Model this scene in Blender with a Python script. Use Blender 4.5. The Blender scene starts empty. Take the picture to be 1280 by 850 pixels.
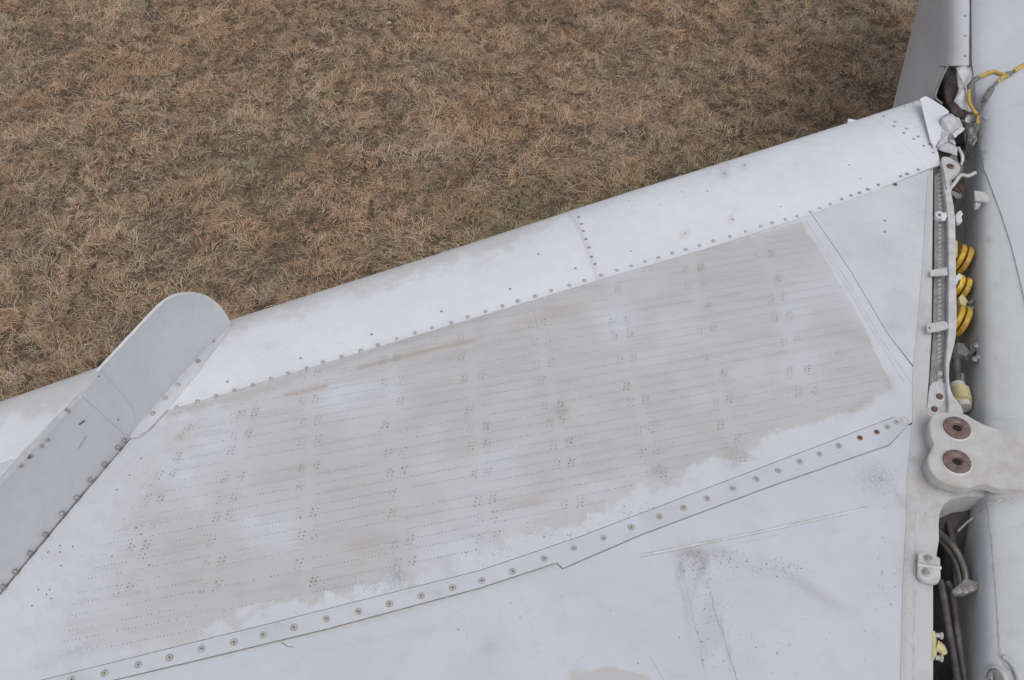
import bpy, bmesh, math, random
import numpy as np
from mathutils import Vector, Matrix

random.seed(7); rng = np.random.default_rng(7)
S = bpy.context.scene; COL = S.collection

# ---------------------------------------------------------------- camera
HC, PITCH, FL = 4.2, math.radians(50), 35.0
cam_d = bpy.data.cameras.new('camera'); cam_d.lens = FL; cam_d.sensor_width = 36
cam_d.clip_start = .05; cam_d.clip_end = 2000
cam = bpy.data.objects.new('camera', cam_d); COL.objects.link(cam)
cam.location = (0, 0, HC); cam.rotation_euler = (math.pi/2 - PITCH, 0, 0)
S.camera = cam
S.render.resolution_x = 1024; S.render.resolution_y = 680

# ---------------------------------------------------------------- sky and sun (overcast)
SUN_EL, SUN_AZ = math.radians(62), math.radians(165)
w = bpy.data.worlds.new('World'); S.world = w; w.use_nodes = True
wn = w.node_tree.nodes; wl = w.node_tree.links; bg = wn['Background']
sky = wn.new('ShaderNodeTexSky'); sky.sky_type = 'NISHITA'; sky.sun_disc = False
sky.sun_elevation = SUN_EL; sky.sun_rotation = SUN_AZ
sky.air_density = 1.0; sky.dust_density = 3.0; sky.ozone_density = 1.0
hs = wn.new('ShaderNodeHueSaturation'); hs.inputs['Saturation'].default_value = .33
wl.new(sky.outputs[0], hs.inputs['Color']); wl.new(hs.outputs[0], bg.inputs[0])
bg.inputs[1].default_value = .145
sd = bpy.data.lights.new('sun', 'SUN'); sd.energy = .75; sd.angle = math.radians(40); sd.color = (1, .97, .93)
sun = bpy.data.objects.new('sun', sd); COL.objects.link(sun)
sdir = Vector((math.sin(SUN_AZ)*math.cos(SUN_EL), math.cos(SUN_AZ)*math.cos(SUN_EL), math.sin(SUN_EL)))
sun.rotation_euler = sdir.to_track_quat('Z', 'Y').to_euler(); sun.location = (0, 0, 20)
S.view_settings.view_transform = 'Standard'; S.view_settings.look = 'None'
S.view_settings.exposure = 0.0; S.view_settings.gamma = 1

# ---------------------------------------------------------------- measuring helpers
F = 1280*FL/36; CP, SP = math.cos(PITCH), math.sin(PITCH)
def ray(px, py):
    a, b = (px-640)/F, (425-py)/F
    return np.array([a, CP+b*SP, -SP+b*CP])
def U(px, py, z):
    r = ray(px, py); t = (z-HC)/r[2]
    return np.array([r[0]*t, r[1]*t, z])
def proj(x, y, z):
    x = np.asarray(x, float); y = np.asarray(y, float); z = np.asarray(z, float)-HC
    d = y*CP - z*SP; u = y*SP + z*CP
    return 640+F*x/d, 425-F*u/d
def vnoise(x, y, scale, seed=0):
    r = np.random.default_rng(seed+1000); N = 256; g = r.random((N, N))
    x = np.asarray(x)/scale+100; y = np.asarray(y)/scale+100
    xi = np.floor(x).astype(int); yi = np.floor(y).astype(int); fx = x-xi; fy = y-yi
    fx = fx*fx*(3-2*fx); fy = fy*fy*(3-2*fy)
    a = g[xi % N, yi % N]; b = g[(xi+1) % N, yi % N]; c = g[xi % N, (yi+1) % N]; d = g[(xi+1) % N, (yi+1) % N]
    return (a*(1-fx)+b*fx)*(1-fy)+(c*(1-fx)+d*fx)*fy
def fbm(x, y, s, seed=0, o=3):
    return sum(vnoise(x, y, s/2**k, seed+k*17)*.5**k for k in range(o))/sum(.5**k for k in range(o))
def seg_d(X, Y, pts, closed=False):
    n = len(pts); D = np.full(np.shape(X), 1e9)
    for i in range(n if closed else n-1):
        a = pts[i]; b = pts[(i+1) % n]; dx, dy = b[0]-a[0], b[1]-a[1]
        t = np.clip(((X-a[0])*dx+(Y-a[1])*dy)/(dx*dx+dy*dy+1e-9), 0, 1)
        D = np.minimum(D, np.hypot(X-a[0]-t*dx, Y-a[1]-t*dy))
    return D
def inside(X, Y, pts):
    c = np.zeros(np.shape(X), bool); n = len(pts)
    for i in range(n):
        (x1, y1), (x2, y2) = pts[i], pts[(i+1) % n]
        if y1 == y2: continue
        m = ((y1 > Y) != (y2 > Y)) & (X < (x2-x1)*(Y-y1)/(y2-y1)+x1)
        c ^= m
    return c
def sdf(X, Y, pts):
    return np.where(inside(X, Y, pts), 1, -1)*seg_d(X, Y, pts, True)
def az(a): a = math.radians(a); return np.array([math.sin(a), math.cos(a)])

# ---------------------------------------------------------------- materials
def mat(name, col, rough=.55, metal=0, bump=None, bstr=.2, var=0, vscale=20, spec=.5, col2=None, coord='Object'):
    m = bpy.data.materials.new(name); m.use_nodes = True
    n = m.node_tree.nodes; l = m.node_tree.links; b = n['Principled BSDF']
    b.inputs['Base Color'].default_value = (*col, 1); b.inputs['Roughness'].default_value = rough
    b.inputs['Metallic'].default_value = metal; b.inputs['Specular IOR Level'].default_value = spec
    tc = n.new('ShaderNodeTexCoord')
    if var or col2:
        t = n.new('ShaderNodeTexNoise'); t.inputs['Scale'].default_value = vscale; t.inputs['Detail'].default_value = 6
        t.inputs['Roughness'].default_value = .65
        l.new(tc.outputs[coord], t.inputs['Vector'])
        r = n.new('ShaderNodeValToRGB'); r.color_ramp.elements[0].position = .38; r.color_ramp.elements[1].position = .66
        c2 = col2 or tuple(c*(1-var) for c in col)
        r.color_ramp.elements[0].color = (*c2, 1); r.color_ramp.elements[1].color = (*col, 1)
        l.new(t.outputs[0], r.inputs[0]); l.new(r.outputs[0], b.inputs['Base Color'])
    if bump:
        t2 = n.new('ShaderNodeTexNoise'); t2.inputs['Scale'].default_value = bump; t2.inputs['Detail'].default_value = 5
        l.new(tc.outputs[coord], t2.inputs['Vector'])
        bp = n.new('ShaderNodeBump'); bp.inputs['Strength'].default_value = bstr; bp.inputs['Distance'].default_value = .002
        l.new(t2.outputs[0], bp.inputs['Height']); l.new(bp.outputs[0], b.inputs['Normal'])
    return m

def paint_mat(name, base, worn=(.495, .482, .478), dark=(.19, .18, .17), rustc=(.34, .25, .18), rough=.5, soft=1.5):
    """weathered aircraft paint; the skins carry float attributes worn (distance), dirt, rust, blotch"""
    m = bpy.data.materials.new(name); m.use_nodes = True
    n = m.node_tree.nodes; l = m.node_tree.links; b = n['Principled BSDF']
    tc = n.new('ShaderNodeTexCoord')
    def noise(sc, det=6, ro=.6, stretch=None):
        t = n.new('ShaderNodeTexNoise'); t.inputs['Scale'].default_value = sc; t.inputs['Detail'].default_value = det
        t.inputs['Roughness'].default_value = ro
        if stretch:
            mp = n.new('ShaderNodeMapping'); mp.inputs['Rotation'].default_value = (0, 0, stretch[0])
            mp.inputs['Scale'].default_value = stretch[1]
            l.new(tc.outputs['Object'], mp.inputs[0]); l.new(mp.outputs[0], t.inputs['Vector'])
        else: l.new(tc.outputs['Object'], t.inputs['Vector'])
        return t.outputs[0]
    def attr(a):
        t = n.new('ShaderNodeAttribute'); t.attribute_name = a; return t.outputs['Fac']
    def math_(op, a, bb, c=None, clamp=False):
        t = n.new('ShaderNodeMath'); t.operation = op; t.use_clamp = clamp
        for i, v in enumerate((a, bb, c)):
            if v is None: continue
            if isinstance(v, (int, float)): t.inputs[i].default_value = v
            else: l.new(v, t.inputs[i])
        return t.outputs[0]
    def ramp(v, lo, hi, a=0, c=1):
        t = n.new('ShaderNodeMapRange'); t.interpolation_type = 'SMOOTHSTEP'
        t.inputs['From Min'].default_value = lo; t.inputs['From Max'].default_value = hi
        t.inputs['To Min'].default_value = a; t.inputs['To Max'].default_value = c
        l.new(v, t.inputs['Value']); return t.outputs[0]
    def mix(f, a, bb):
        t = n.new('ShaderNodeMix'); t.data_type = 'RGBA'
        if isinstance(f, (int, float)): t.inputs[0].default_value = f
        else: l.new(f, t.inputs[0])
        for s_, v in ((6, a), (7, bb)):
            if isinstance(v, tuple): t.inputs[s_].default_value = (*v, 1)
            else: l.new(v, t.inputs[s_])
        return t.outputs[2]
    big = noise(3.5, 5); med = noise(22, 7, .7); fine = noise(160, 6, .75); streak = noise(7, 6, .65, (math.radians(12), (1, 2.2, 1)))
    spk = noise(420, 2, .5)
    c = mix(ramp(big, .35, .68), tuple(x*.94 for x in base), base)
    c = mix(ramp(med, .42, .72, 0, .5), c, tuple(x*.88 for x in base))
    # worn, bare area with a ragged edge
    e = math_('ADD', attr('worn'), math_('MULTIPLY', math_('SUBTRACT', med, .5), 26))
    e = math_('ADD', e, math_('MULTIPLY', math_('SUBTRACT', fine, .5), 11))
    wm = math_('MULTIPLY', ramp(e, -soft, soft), math_('SUBTRACT', 1, attr('blotch'), None, True))
    wc = mix(ramp(streak, .35, .7), tuple(x*.92 for x in worn), worn)
    wc = mix(ramp(med, .5, .8, 0, .4), wc, tuple(x*1.08 for x in worn))
    c = mix(wm, c, wc)
    # rust coloured stains
    rm = math_('MULTIPLY', attr('rust'), ramp(fine, .3, .62, .35, 1), None, True)
    c = mix(rm, c, rustc)
    # dirt
    dm = math_('MULTIPLY', attr('dirt_shade'), ramp(fine, .36, .66, .25, 1), None, True)
    c = mix(dm, c, dark)
    # small chips and general film
    c = mix(math_('MULTIPLY', ramp(spk, .68, .74), ramp(med, .48, .62), None, True), c, tuple(x*1.3 for x in dark))
    c = mix(ramp(streak, .55, .85, 0, .22), c, dark)
    l.new(c, b.inputs['Base Color'])
    b.inputs['Specular IOR Level'].default_value = .35
    l.new(ramp(med, .3, .7, rough-.08, rough+.12), b.inputs['Roughness'])
    bp = n.new('ShaderNodeBump'); bp.inputs['Strength'].default_value = .22; bp.inputs['Distance'].default_value = .0015
    l.new(math_('ADD', math_('MULTIPLY', med, .7), math_('MULTIPLY', fine, .35)), bp.inputs['Height'])
    l.new(bp.outputs[0], b.inputs['Normal'])
    return m

M = {}
M['paint'] = paint_mat('weathered_pale_paint', (.585, .598, .632), soft=2.6)
M['paint_le'] = paint_mat('sunlit_leading_edge_paint', (.72, .727, .76), worn=(.61, .60, .59), soft=5)  # wing paint made paler; sunlit brightness is put into the colour
M['aft'] = paint_mat('darkened_aft_paint', (.545, .565, .61), soft=2.6)  # wing paint made darker; the dimmer near side is put into the colour
M['root'] = paint_mat('root_grey_primer', (.53, .53, .535))
M['fence'] = paint_mat('fence_grey_paint', (.61, .62, .645))
M['fus'] = paint_mat('fuselage_grey_paint', (.54, .545, .55), dark=(.12, .115, .11))
M['cover'] = paint_mat('cover_pale_paint', (.55, .575, .61))
M['rim'] = mat('bright_edge_paint', (.68, .69, .70), .45, var=.15, vscale=40)
M['rivet'] = mat('rivet_grey', (.40, .39, .38), .45, .3, col2=(.24, .22, .20), vscale=60)
M['rivet_p'] = mat('rivet_painted', (.47, .465, .46), .45, 0, col2=(.33, .32, .31), vscale=60)
M['rust'] = mat('rusty_steel', (.23, .13, .10), .65, .3, bump=300, bstr=.5, col2=(.13, .08, .07), vscale=90)
M['bush'] = mat('brown_bushing', (.25, .18, .165), .5, .35, bump=200, bstr=.3, col2=(.15, .095, .08), vscale=70)
M['black'] = mat('black_recess_shade', (.012, .012, .013), .8)  # black floor colour stands in for shade inside holes and slots
M['seam'] = mat('dark_sealant_recess_shade', (.10, .09, .075), .8, col2=(.05, .045, .04), vscale=30)
M['tan'] = mat('brown_sealant_shadow', (.42, .375, .33), .8, col2=(.29, .25, .21), vscale=30)
M['dot'] = mat('spot_weld_grey', (.15, .145, .14), .6, col2=(.27, .265, .26), vscale=14)
M['dotd'] = mat('exposed_fastener_grey', (.17, .16, .15), .6, col2=(.34, .33, .32), vscale=45)
M['cast'] = mat('cast_lug_paint', (.53, .525, .515), .55, bump=60, bstr=.5, col2=(.43, .41, .385), vscale=18)
M['castside'] = mat('lug_edge_metal', (.30, .29, .28), .5, .3, col2=(.18, .16, .15), vscale=30)
M['bar'] = mat('flange_paint', (.58, .585, .59), .5, bump=80, bstr=.2, col2=(.45, .44, .43), vscale=25)
M['channel'] = mat('channel_metal', (.32, .32, .32), .5, .2, col2=(.22, .21, .20), vscale=30)
M['dark'] = mat('grimy_interior_shade', (.055, .052, .05), .7, bump=60, bstr=.4, col2=(.025, .023, .022), vscale=12)
M['pipe'] = mat('grey_pipe', (.20, .19, .175), .4, .5, col2=(.10, .092, .085), vscale=18)
M['yellow'] = mat('yellow_phenolic', (.68, .47, .04), .45, col2=(.35, .19, .03), vscale=40)
M['yellowp'] = mat('pale_yellow_plastic', (.62, .54, .28), .5, col2=(.45, .38, .22), vscale=50)
M['steel'] = mat('dull_steel', (.34, .335, .33), .4, .6, col2=(.15, .14, .13), vscale=50)
M['wirey'] = mat('yellow_sleeve', (.60, .42, .06), .5, col2=(.38, .26, .08), vscale=60)
M['wireg'] = mat('grey_braid', (.22, .21, .20), .6, col2=(.10, .10, .09), vscale=90)
M['torn'] = mat('torn_skin_paint', (.60, .61, .64), .5, bump=30, bstr=.3, col2=(.47, .46, .46), vscale=20)
M['brown'] = mat('brown_burnt_metal', (.12, .085, .075), .7, bump=90, bstr=.6, col2=(.05, .035, .03), vscale=35)
M['litter'] = mat('white_scrap', (.75, .72, .68), .7, var=.2, vscale=60)

# ---------------------------------------------------------------- object helpers
def obj(name, me, parent=None, m=None):
    o = bpy.data.objects.new(name, me); COL.objects.link(o)
    if m is not None:
        for x in (m if isinstance(m, (list, tuple)) else [m]): me.materials.append(x)
    if parent is not None: o.parent = parent
    return o
def mesh_from(verts, faces, smooth=True):
    me = bpy.data.meshes.new('mesh'); me.from_pydata([tuple(map(float, v)) for v in verts], [], faces)
    me.update()
    if smooth: me.polygons.foreach_set('use_smooth', [True]*len(me.polygons))
    return me
def bm_obj(name, bm, m, parent=None, smooth=False, angle=None):
    bmesh.ops.recalc_face_normals(bm, faces=bm.faces)
    me = bpy.data.meshes.new(name); bm.to_mesh(me); bm.free()
    if smooth or angle:
        me.polygons.foreach_set('use_smooth', [True]*len(me.polygons))
    if angle: me.set_sharp_from_angle(angle=math.radians(angle))
    return obj(name, me, parent, m)
def empty(name, loc=(0, 0, 0)):
    o = bpy.data.objects.new(name, None); COL.objects.link(o); o.location = loc; return o
def tube(pts, r, name, m, parent, seg=10, smooth_n=6, caps=True):
    P = [Vector(p) for p in pts]
    if smooth_n > 1 and len(P) > 2:
        Q = []
        for i in range(len(P)-1):
            p0 = P[max(i-1, 0)]; p1 = P[i]; p2 = P[i+1]; p3 = P[min(i+2, len(P)-1)]
            for k in range(smooth_n):
                t = k/smooth_n
                Q.append(.5*((2*p1)+(p2-p0)*t+(2*p0-5*p1+4*p2-p3)*t*t+(3*p1-p0-3*p2+p3)*t**3))
        Q.append(P[-1]); P = Q
    rr = r if callable(r) else (lambda t: r)
    V = []; Fc = []; up = Vector((0, 0, 1)); n = len(P)
    for i, p in enumerate(P):
        d = (P[min(i+1, n-1)]-P[max(i-1, 0)]).normalized()
        s = d.cross(up); s = s.normalized() if s.length > 1e-4 else Vector((1, 0, 0)); u = s.cross(d)
        for k in range(seg):
            a = 2*math.pi*k/seg; V.append(p+(s*math.cos(a)+u*math.sin(a))*rr(i/(n-1)))
    for i in range(n-1):
        for k in range(seg):
            a = i*seg+k; b = i*seg+(k+1) % seg; Fc.append((a, b, b+seg, a+seg))
    if caps: Fc.append(tuple(range(seg))[::-1]); Fc.append(tuple(range((n-1)*seg, n*seg)))
    me = mesh_from(V, Fc); me.set_sharp_from_angle(angle=math.radians(50))
    return obj(name, me, parent, m)
def frame_at(p, nrm, tang=None):
    z = Vector(nrm).normalized(); x = Vector(tang) if tang is not None else Vector((1, 0, 0))
    x = (x-z*x.dot(z)).normalized(); y = z.cross(x)
    return Matrix(((x.x, y.x, z.x, p[0]), (x.y, y.y, z.y, p[1]), (x.z, y.z, z.z, p[2]), (0, 0, 0, 1)))
def lathe_me(prof, seg=12, mats=None, mi=None):
    V = []; Fc = []; n = len(prof); idx = []
    for r, z in prof:
        for k in range(seg):
            a = 2*math.pi*k/seg; V.append((r*math.cos(a), r*math.sin(a), z))
    for i in range(n-1):
        for k in range(seg):
            a = i*seg+k; b = i*seg+(k+1) % seg; Fc.append((a, b, b+seg, a+seg)); idx.append(mi[i] if mi else 0)
    Fc.append(tuple(range((n-1)*seg, n*seg))); idx.append(mi[-1] if mi else 0)
    me = mesh_from(V, Fc); me.polygons.foreach_set('material_index', idx)
    for x in (mats or []): me.materials.append(x)
    me.set_sharp_from_angle(angle=math.radians(40))
    return me
def prism(name, top, depth, m, parent, bevel=.0, down=(0, 0, -1)):
    """solid plate from 3D outline 'top', extruded by depth"""
    bm = bmesh.new(); vs = [bm.verts.new(tuple(p)) for p in top]; f = bm.faces.new(vs)
    r = bmesh.ops.extrude_face_region(bm, geom=[f]); d = Vector(down)*depth
    nv = [g for g in r['geom'] if isinstance(g, bmesh.types.BMVert)]
    bmesh.ops.translate(bm, verts=nv, vec=d)
    bmesh.ops.recalc_face_normals(bm, faces=bm.faces)
    if bevel:
        es = [e for e in bm.edges if len(e.link_faces) == 2 and e.calc_face_angle(0) > .6]
        bmesh.ops.bevel(bm, geom=es, offset=bevel, segments=2, affect='EDGES', clamp_overlap=True)
    return bm_obj(name, bm, m, parent, angle=35)
def spline2(pts, n=5, closed=True):
    out = []; N = len(pts)
    rngi = range(N) if closed else range(N-1)
    for i in rngi:
        g = lambda j: np.array(pts[j % N] if closed else pts[min(max(j, 0), N-1)], float)
        p0, p1, p2, p3 = g(i-1), g(i), g(i+1), g(i+2)
        for k in range(n):
            t = k/n; out.append(.5*((2*p1)+(p2-p0)*t+(2*p0-5*p1+4*p2-p3)*t*t+(3*p1-p0-3*p2+p3)*t**3))
    if not closed: out.append(np.array(pts[-1], float))
    return out

# ---------------------------------------------------------------- wing surface
Z0 = 2.0
ud = az(67.7); vd = np.array([-ud[1], ud[0]])
V0 = U(640, 383.5, Z0)[:2] @ vd
SIL = [(-900, 822), (-400, 645), (0, 503), (100, 468), (290, 400), (560, 314), (720, 262), (1115, 137), (1160, 122), (1300, 76), (1500, 12)]
sil_y = lambda x: np.interp(x, [p[0] for p in SIL], [p[1] for p in SIL])
NOSE_H = .085
def nose_drop(s, sm):
    x = np.clip(s/sm, 0, 1)
    return .014*x + NOSE_H*(1-np.sqrt(np.clip(1-x**2.6, 0, 1)))
us = np.linspace(-3.2, 3.4, 45); sms = []
for u_ in us:
    lo, hi = .1, .5
    for _ in range(22):
        sm = (lo+hi)/2; s_ = np.linspace(0, sm, 120)
        pt = u_*ud[None, :]+(V0+s_)[:, None]*vd[None, :]
        X, Y = proj(pt[:, 0], pt[:, 1], Z0-nose_drop(s_, sm))
        g = np.max(sil_y(X)-Y)
        if g > 0: hi = sm
        else: lo = sm
    sms.append(sm)
sms = np.array(sms)
SM = lambda u: np.interp(u, us, sms)
def zw(x, y):
    x = np.asarray(x, float); y = np.asarray(y, float)
    u = x*ud[0]+y*ud[1]; s = x*vd[0]+y*vd[1]-V0
    sm = SM(u)
    return Z0 - np.where(s > 0, nose_drop(np.maximum(s, 0), sm), .010*np.minimum(s, 0)**2)
def zwn(x, y, e=.004):
    n = np.array([-(zw(x+e, y)-zw(x-e, y))/(2*e), -(zw(x, y+e)-zw(x, y-e))/(2*e), 1.0]); return n/np.linalg.norm(n)
def hit(px, py, zf, z0):
    z = z0
    for _ in range(40):
        p = U(px, py, z); z = z*.4+float(zf(p[0], p[1]))*.6
    return U(px, py, z)
def W(px, py, off=0.):
    p = hit(px, py, zw, Z0); n = zwn(p[0], p[1]); return p+n*off
def Wn(px, py):
    p = hit(px, py, zw, Z0); return p, zwn(p[0], p[1])

# ---------------------------------------------------------------- fuselage surface: p across, q along
fd = az(16.5); fp = np.array([fd[1], -fd[0]])
P0 = U(1166, 330, Z0)[:2] @ fp
FP = np.array([(-.30, 1.60), (-.05, 1.61), (.08, 1.63), (.118, 1.68), (.129, 1.76), (.134, 1.86), (.140, 1.95), (.146, 1.985), (.158, 2.006), (.18, 2.018), (.22, 2.028), (.30, 2.037), (.45, 2.06), (.65, 2.08), (.9, 2.09), (1.15, 2.06), (1.4, 1.93), (1.6, 1.7)])
FPs = np.array(spline2([tuple(a) for a in FP], 6, closed=False))
def zfp(p): return np.interp(p, FPs[:, 0], FPs[:, 1])
def fshift(q):
    t = np.clip((np.asarray(q)-3.2)/.35, 0, 1); return .052*t*t*(3-2*t)
def zf(x, y):
    x = np.asarray(x); y = np.asarray(y); return zfp(x*fp[0]+y*fp[1]-P0+fshift(x*fd[0]+y*fd[1]))
def Fh(px, py, off=0.):
    p = hit(px, py, zf, 2.0); return p+np.array([0, 0, off])
def Fn(px, py, e=.004):
    p = hit(px, py, zf, 2.0); x, y = p[0], p[1]
    n = np.array([-(zf(x+e, y)-zf(x-e, y))/(2*e), -(zf(x, y+e)-zf(x, y-e))/(2*e), 1.0]); return p, n/np.linalg.norm(n)

# ---------------------------------------------------------------- attributes of the painted skins (wear, stains, some painted shade)
PATCH = [(1000, 276), (1028, 318), (1070, 388), (1116, 486), (1062, 514), (1000, 528), (940, 553), (930, 588), (905, 570), (862, 588), (832, 612), (800, 608), (760, 634), (700, 652), (640, 668), (606, 692), (570, 700), (520, 728), (486, 716), (440, 742), (330, 764), (230, 800), (130, 826), (70, 808), (86, 740), (150, 640), (200, 556), (245, 515), (330, 474), (480, 426), (600, 388), (760, 342), (900, 300)]
RIBS = [((238, 500), (150, 745)), ((318, 470), (258, 745)), ((388, 455), (383, 740)), ((486, 432), (506, 712)), ((584, 405), (612, 690)), ((668, 385), (718, 645)), ((762, 355), (822, 600)), ((862, 322), (925, 590)), ((950, 300), (1010, 500))]
r2 = np.random.default_rng(3)
SPOTS = []
for (a, b) in RIBS:
    L = b[1]-a[1]; n = int(L/26)
    for k in range(n):
        t = (k+.5+r2.uniform(-.25, .25))/n; x = a[0]+(b[0]-a[0])*t; y = a[1]+L*t
        if r2.random() < .8: SPOTS.append((x-9+r2.uniform(-2, 2), y+2, r2.uniform(.1, .45)))
        if r2.random() < .85: SPOTS.append((x+9+r2.uniform(-2, 2), y-1, r2.uniform(.15, .6)))
def blobs(X, Y, L):
    o = np.zeros(np.shape(X))
    for x, y, rx, ry, a, ang in L:
        c, s = math.cos(math.radians(ang)), math.sin(math.radians(ang))
        u = ((X-x)*c+(Y-y)*s)/rx; v = (-(X-x)*s+(Y-y)*c)/ry
        o = np.maximum(o, a*np.exp(-(u*u+v*v)))
    return o
def attr_main(X, Y):
    worn = sdf(X, Y, PATCH)+(fbm(X, Y, 40, 5)-.5)*22*np.clip(1-(X-(960+(Y-276)*.53))/40, .12, 1)
    f = .50-.36*np.clip((420-X)/260, 0, 1)-.22*np.clip((fbm(X, Y, 120, 33)-.45)*5, 0, 1)+.35*np.clip((X-900)/120, 0, 1)
    worn = np.clip(worn, -70, 70)*np.clip(f+2.2*np.clip((X-(985+(Y-276)*.53))/30, 0, 1), .09, 3)+1.5*(f < .3)
    n = fbm(X, Y, 90, 9)
    blotch = blobs(X, Y, [(285, 545, 95, 40, .55, -15), (345, 660, 46, 34, .8, -30), (215, 560, 60, 50, .6, 0), (560, 690, 60, 12, .35, -15), (440, 492, 90, 18, .4, -16), (760, 410, 40, 70, .2, 0),
                         (1090, 500, 60, 18, .35, -30), (640, 560, 90, 20, .2, -10), (720, 620, 110, 16, .4, -18), (990, 470, 60, 30, .25, 0), (900, 400, 120, 14, .25, -12), (130, 700, 60, 90, .45, 20)])
    blotch = np.clip(blotch*(.4+1.3*n)+.5*np.clip((n-.5)*5, 0, 1), 0, .9)
    blotch = np.maximum(blotch, .75*np.clip((300-X)/170, 0, 1)*np.clip(1-(sdf(X, Y, PATCH)-4)/60, 0, 1))
    blotch = np.maximum(blotch, .5*np.clip((520-X)/100, 0, 1)*np.exp(-((seg_d(X, Y, [(210, 520), (520, 424)])-16)/26)**2))
    for a, b in RIBS:
        blotch = np.maximum(blotch, .15*np.exp(-(seg_d(X, Y, [a, b])/9)**2))
    dirt_shade = np.zeros_like(X)
    for x, y, a in SPOTS: dirt_shade = np.maximum(dirt_shade, .75*a*np.exp(-((X-x)/4.5)**2-((Y-y)/7)**2))
    dirt_shade = np.maximum(dirt_shade, blobs(X, Y, [(495, 722, 13, 12, .75, 0), (824, 588, 10, 10, .6, 0), (915, 566, 16, 16, .45, 0), (700, 513, 10, 9, .6, 0), (1075, 505, 26, 7, .4, -35), (1112, 478, 6, 12, .45, -20), (100, 812, 30, 8, .4, -15), (580, 440, 60, 5, .2, -17)]))
    dirt_shade = np.maximum(dirt_shade, .16*np.exp(-(seg_d(X, Y, [(210, 517), (480, 434), (640, 386), (880, 314)])/5)**2)*np.clip((fbm(X, Y, 60, 2)-.3)*3, 0, 1))
    dirt_shade = np.maximum(dirt_shade, .33*np.exp(-(seg_d(X, Y, [(400, 462), (470, 437), (560, 410), (640, 385)])/4)**2))
    yy = (Y+.175*(X-640)); rowm = .5+.5*np.cos(yy/12.2*2*math.pi); sg = vnoise(X+.0, yy*3.1, 34, 12)
    dirt_shade = np.maximum(dirt_shade, .20*rowm*np.clip((sg-.45)*3, 0, 1)*(sdf(X, Y, PATCH) > 6))
    rust = np.maximum(.8*np.exp(-(seg_d(X, Y, [(356, 494), (382, 489), (408, 482)])/2.2)**2), .65*np.exp(-(seg_d(X, Y, [(448, 460), (500, 447), (548, 435), (592, 426)])/2.6)**2))
    rust = np.maximum(rust, blobs(X, Y, [(690, 392, 50, 8, .25, -18), (455, 685, 14, 10, .2, 0), (660, 628, 30, 6, .4, -10), (600, 560, 40, 10, .15, -15), (225, 545, 4, 5, .7, 0), (105, 750, 3, 3, .5, 0)]))
    rust = np.maximum(rust, .30*np.exp(-(seg_d(X, Y, [(210, 518), (300, 495), (360, 478)])/5)**2))
    return worn, dirt_shade, rust, blotch
def attr_aft(X, Y):
    worn = np.maximum(sdf(X, Y, [(700, 862), (712, 842), (760, 832), (812, 846), (815, 862)]), -40)
    dirt_shade = blobs(X, Y, [(866, 690, 22, 6, .5, 0), (850, 712, 5, 22, .7, 0), (878, 708, 6, 20, .8, 20), (868, 692, 22, 4, .8, 0), (866, 735, 9, 30, .3, 10), (858, 760, 4, 40, .35, -8), (884, 790, 12, 50, .25, 12), (906, 800, 3, 40, .5, -15), (905, 690, 20, 5, .4, 15), (1000, 728, 40, 7, .3, 32), (30, 780, 60, 40, .12, 0), (500, 700, 200, 8, .12, -15), (895, 692, 14, 5, .4, 20), (882, 731, 4, 3, .8, 0), (1096, 596, 22, 16, .42, 30), (1122, 618, 26, 6, .35, 50), (1140, 640, 8, 20, .3, 0),
                       (1132, 740, 6, 90, .2, 0), (1010, 730, 26, 5, .25, 35), (470, 800, 120, 3, .12, -10), (610, 812, 7, 20, .16, 0), (705, 680, 8, 5, .2, 0)])
    rust = blobs(X, Y, [(1030, 748, 36, 6, .3, 30), (940, 712, 40, 5, .18, 20), (868, 694, 26, 14, .3, 0), (895, 805, 5, 5, .3, 0), (612, 810, 12, 6, .2, 0), (1130, 630, 20, 9, .3, 0)])
    rust = np.maximum(rust, .35*np.exp(-(seg_d(X, Y, [(0, 873), (240, 826), (480, 771), (697, 706)])/3)**2))
    blotch = np.zeros_like(X)
    return worn, dirt_shade, rust, blotch
def attr_le(X, Y):
    sy = sil_y(X); d = Y-sy
    worn = 10*(1-d/26)+(fbm(X, Y, 70, 4)-.5)*22-np.where(X > 640, 6+np.clip((X-640)/12, 0, 12), 0)
    dirt_shade = .25*np.clip(fbm(X, Y, 50, 8)-.55, 0, 1)+blobs(X, Y, [(905, 217, 6, 6, .5, 0), (930, 207, 5, 5, .4, 0), (995, 205, 5, 5, .2, 0), (540, 372, 200, 6, .05, -17)])
    sl = [(210, 512), (290, 489), (480, 431), (640, 383), (760, 346), (880, 312), (1015, 268), (1165, 210)]
    dirt_shade = np.maximum(dirt_shade, .2*np.exp(-(seg_d(X, Y, sl)/3)**2))
    dirt_shade = np.maximum(dirt_shade, .22*np.exp(-(seg_d(X, Y, [(715, 265), (746, 352)])/2)**2))
    rust = blobs(X, Y, [(856, 292, 5, 4, .5, 0), (915, 275, 4, 3, .4, 0), (930, 210, 9, 5, .15, 0)])
    rust = np.maximum(rust, .18*np.exp(-(seg_d(X, Y, [(717, 267), (748, 350)])/4)**2))
    return worn, dirt_shade, rust, np.zeros_like(X)
ROOTB = [(1165, 190), (1161, 222), (1154, 338), (1147, 420), (1142, 470), (1142, 527), (1135, 597), (1135, 636), (1130, 728), (1127, 850), (1118, 1100)]
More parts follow.
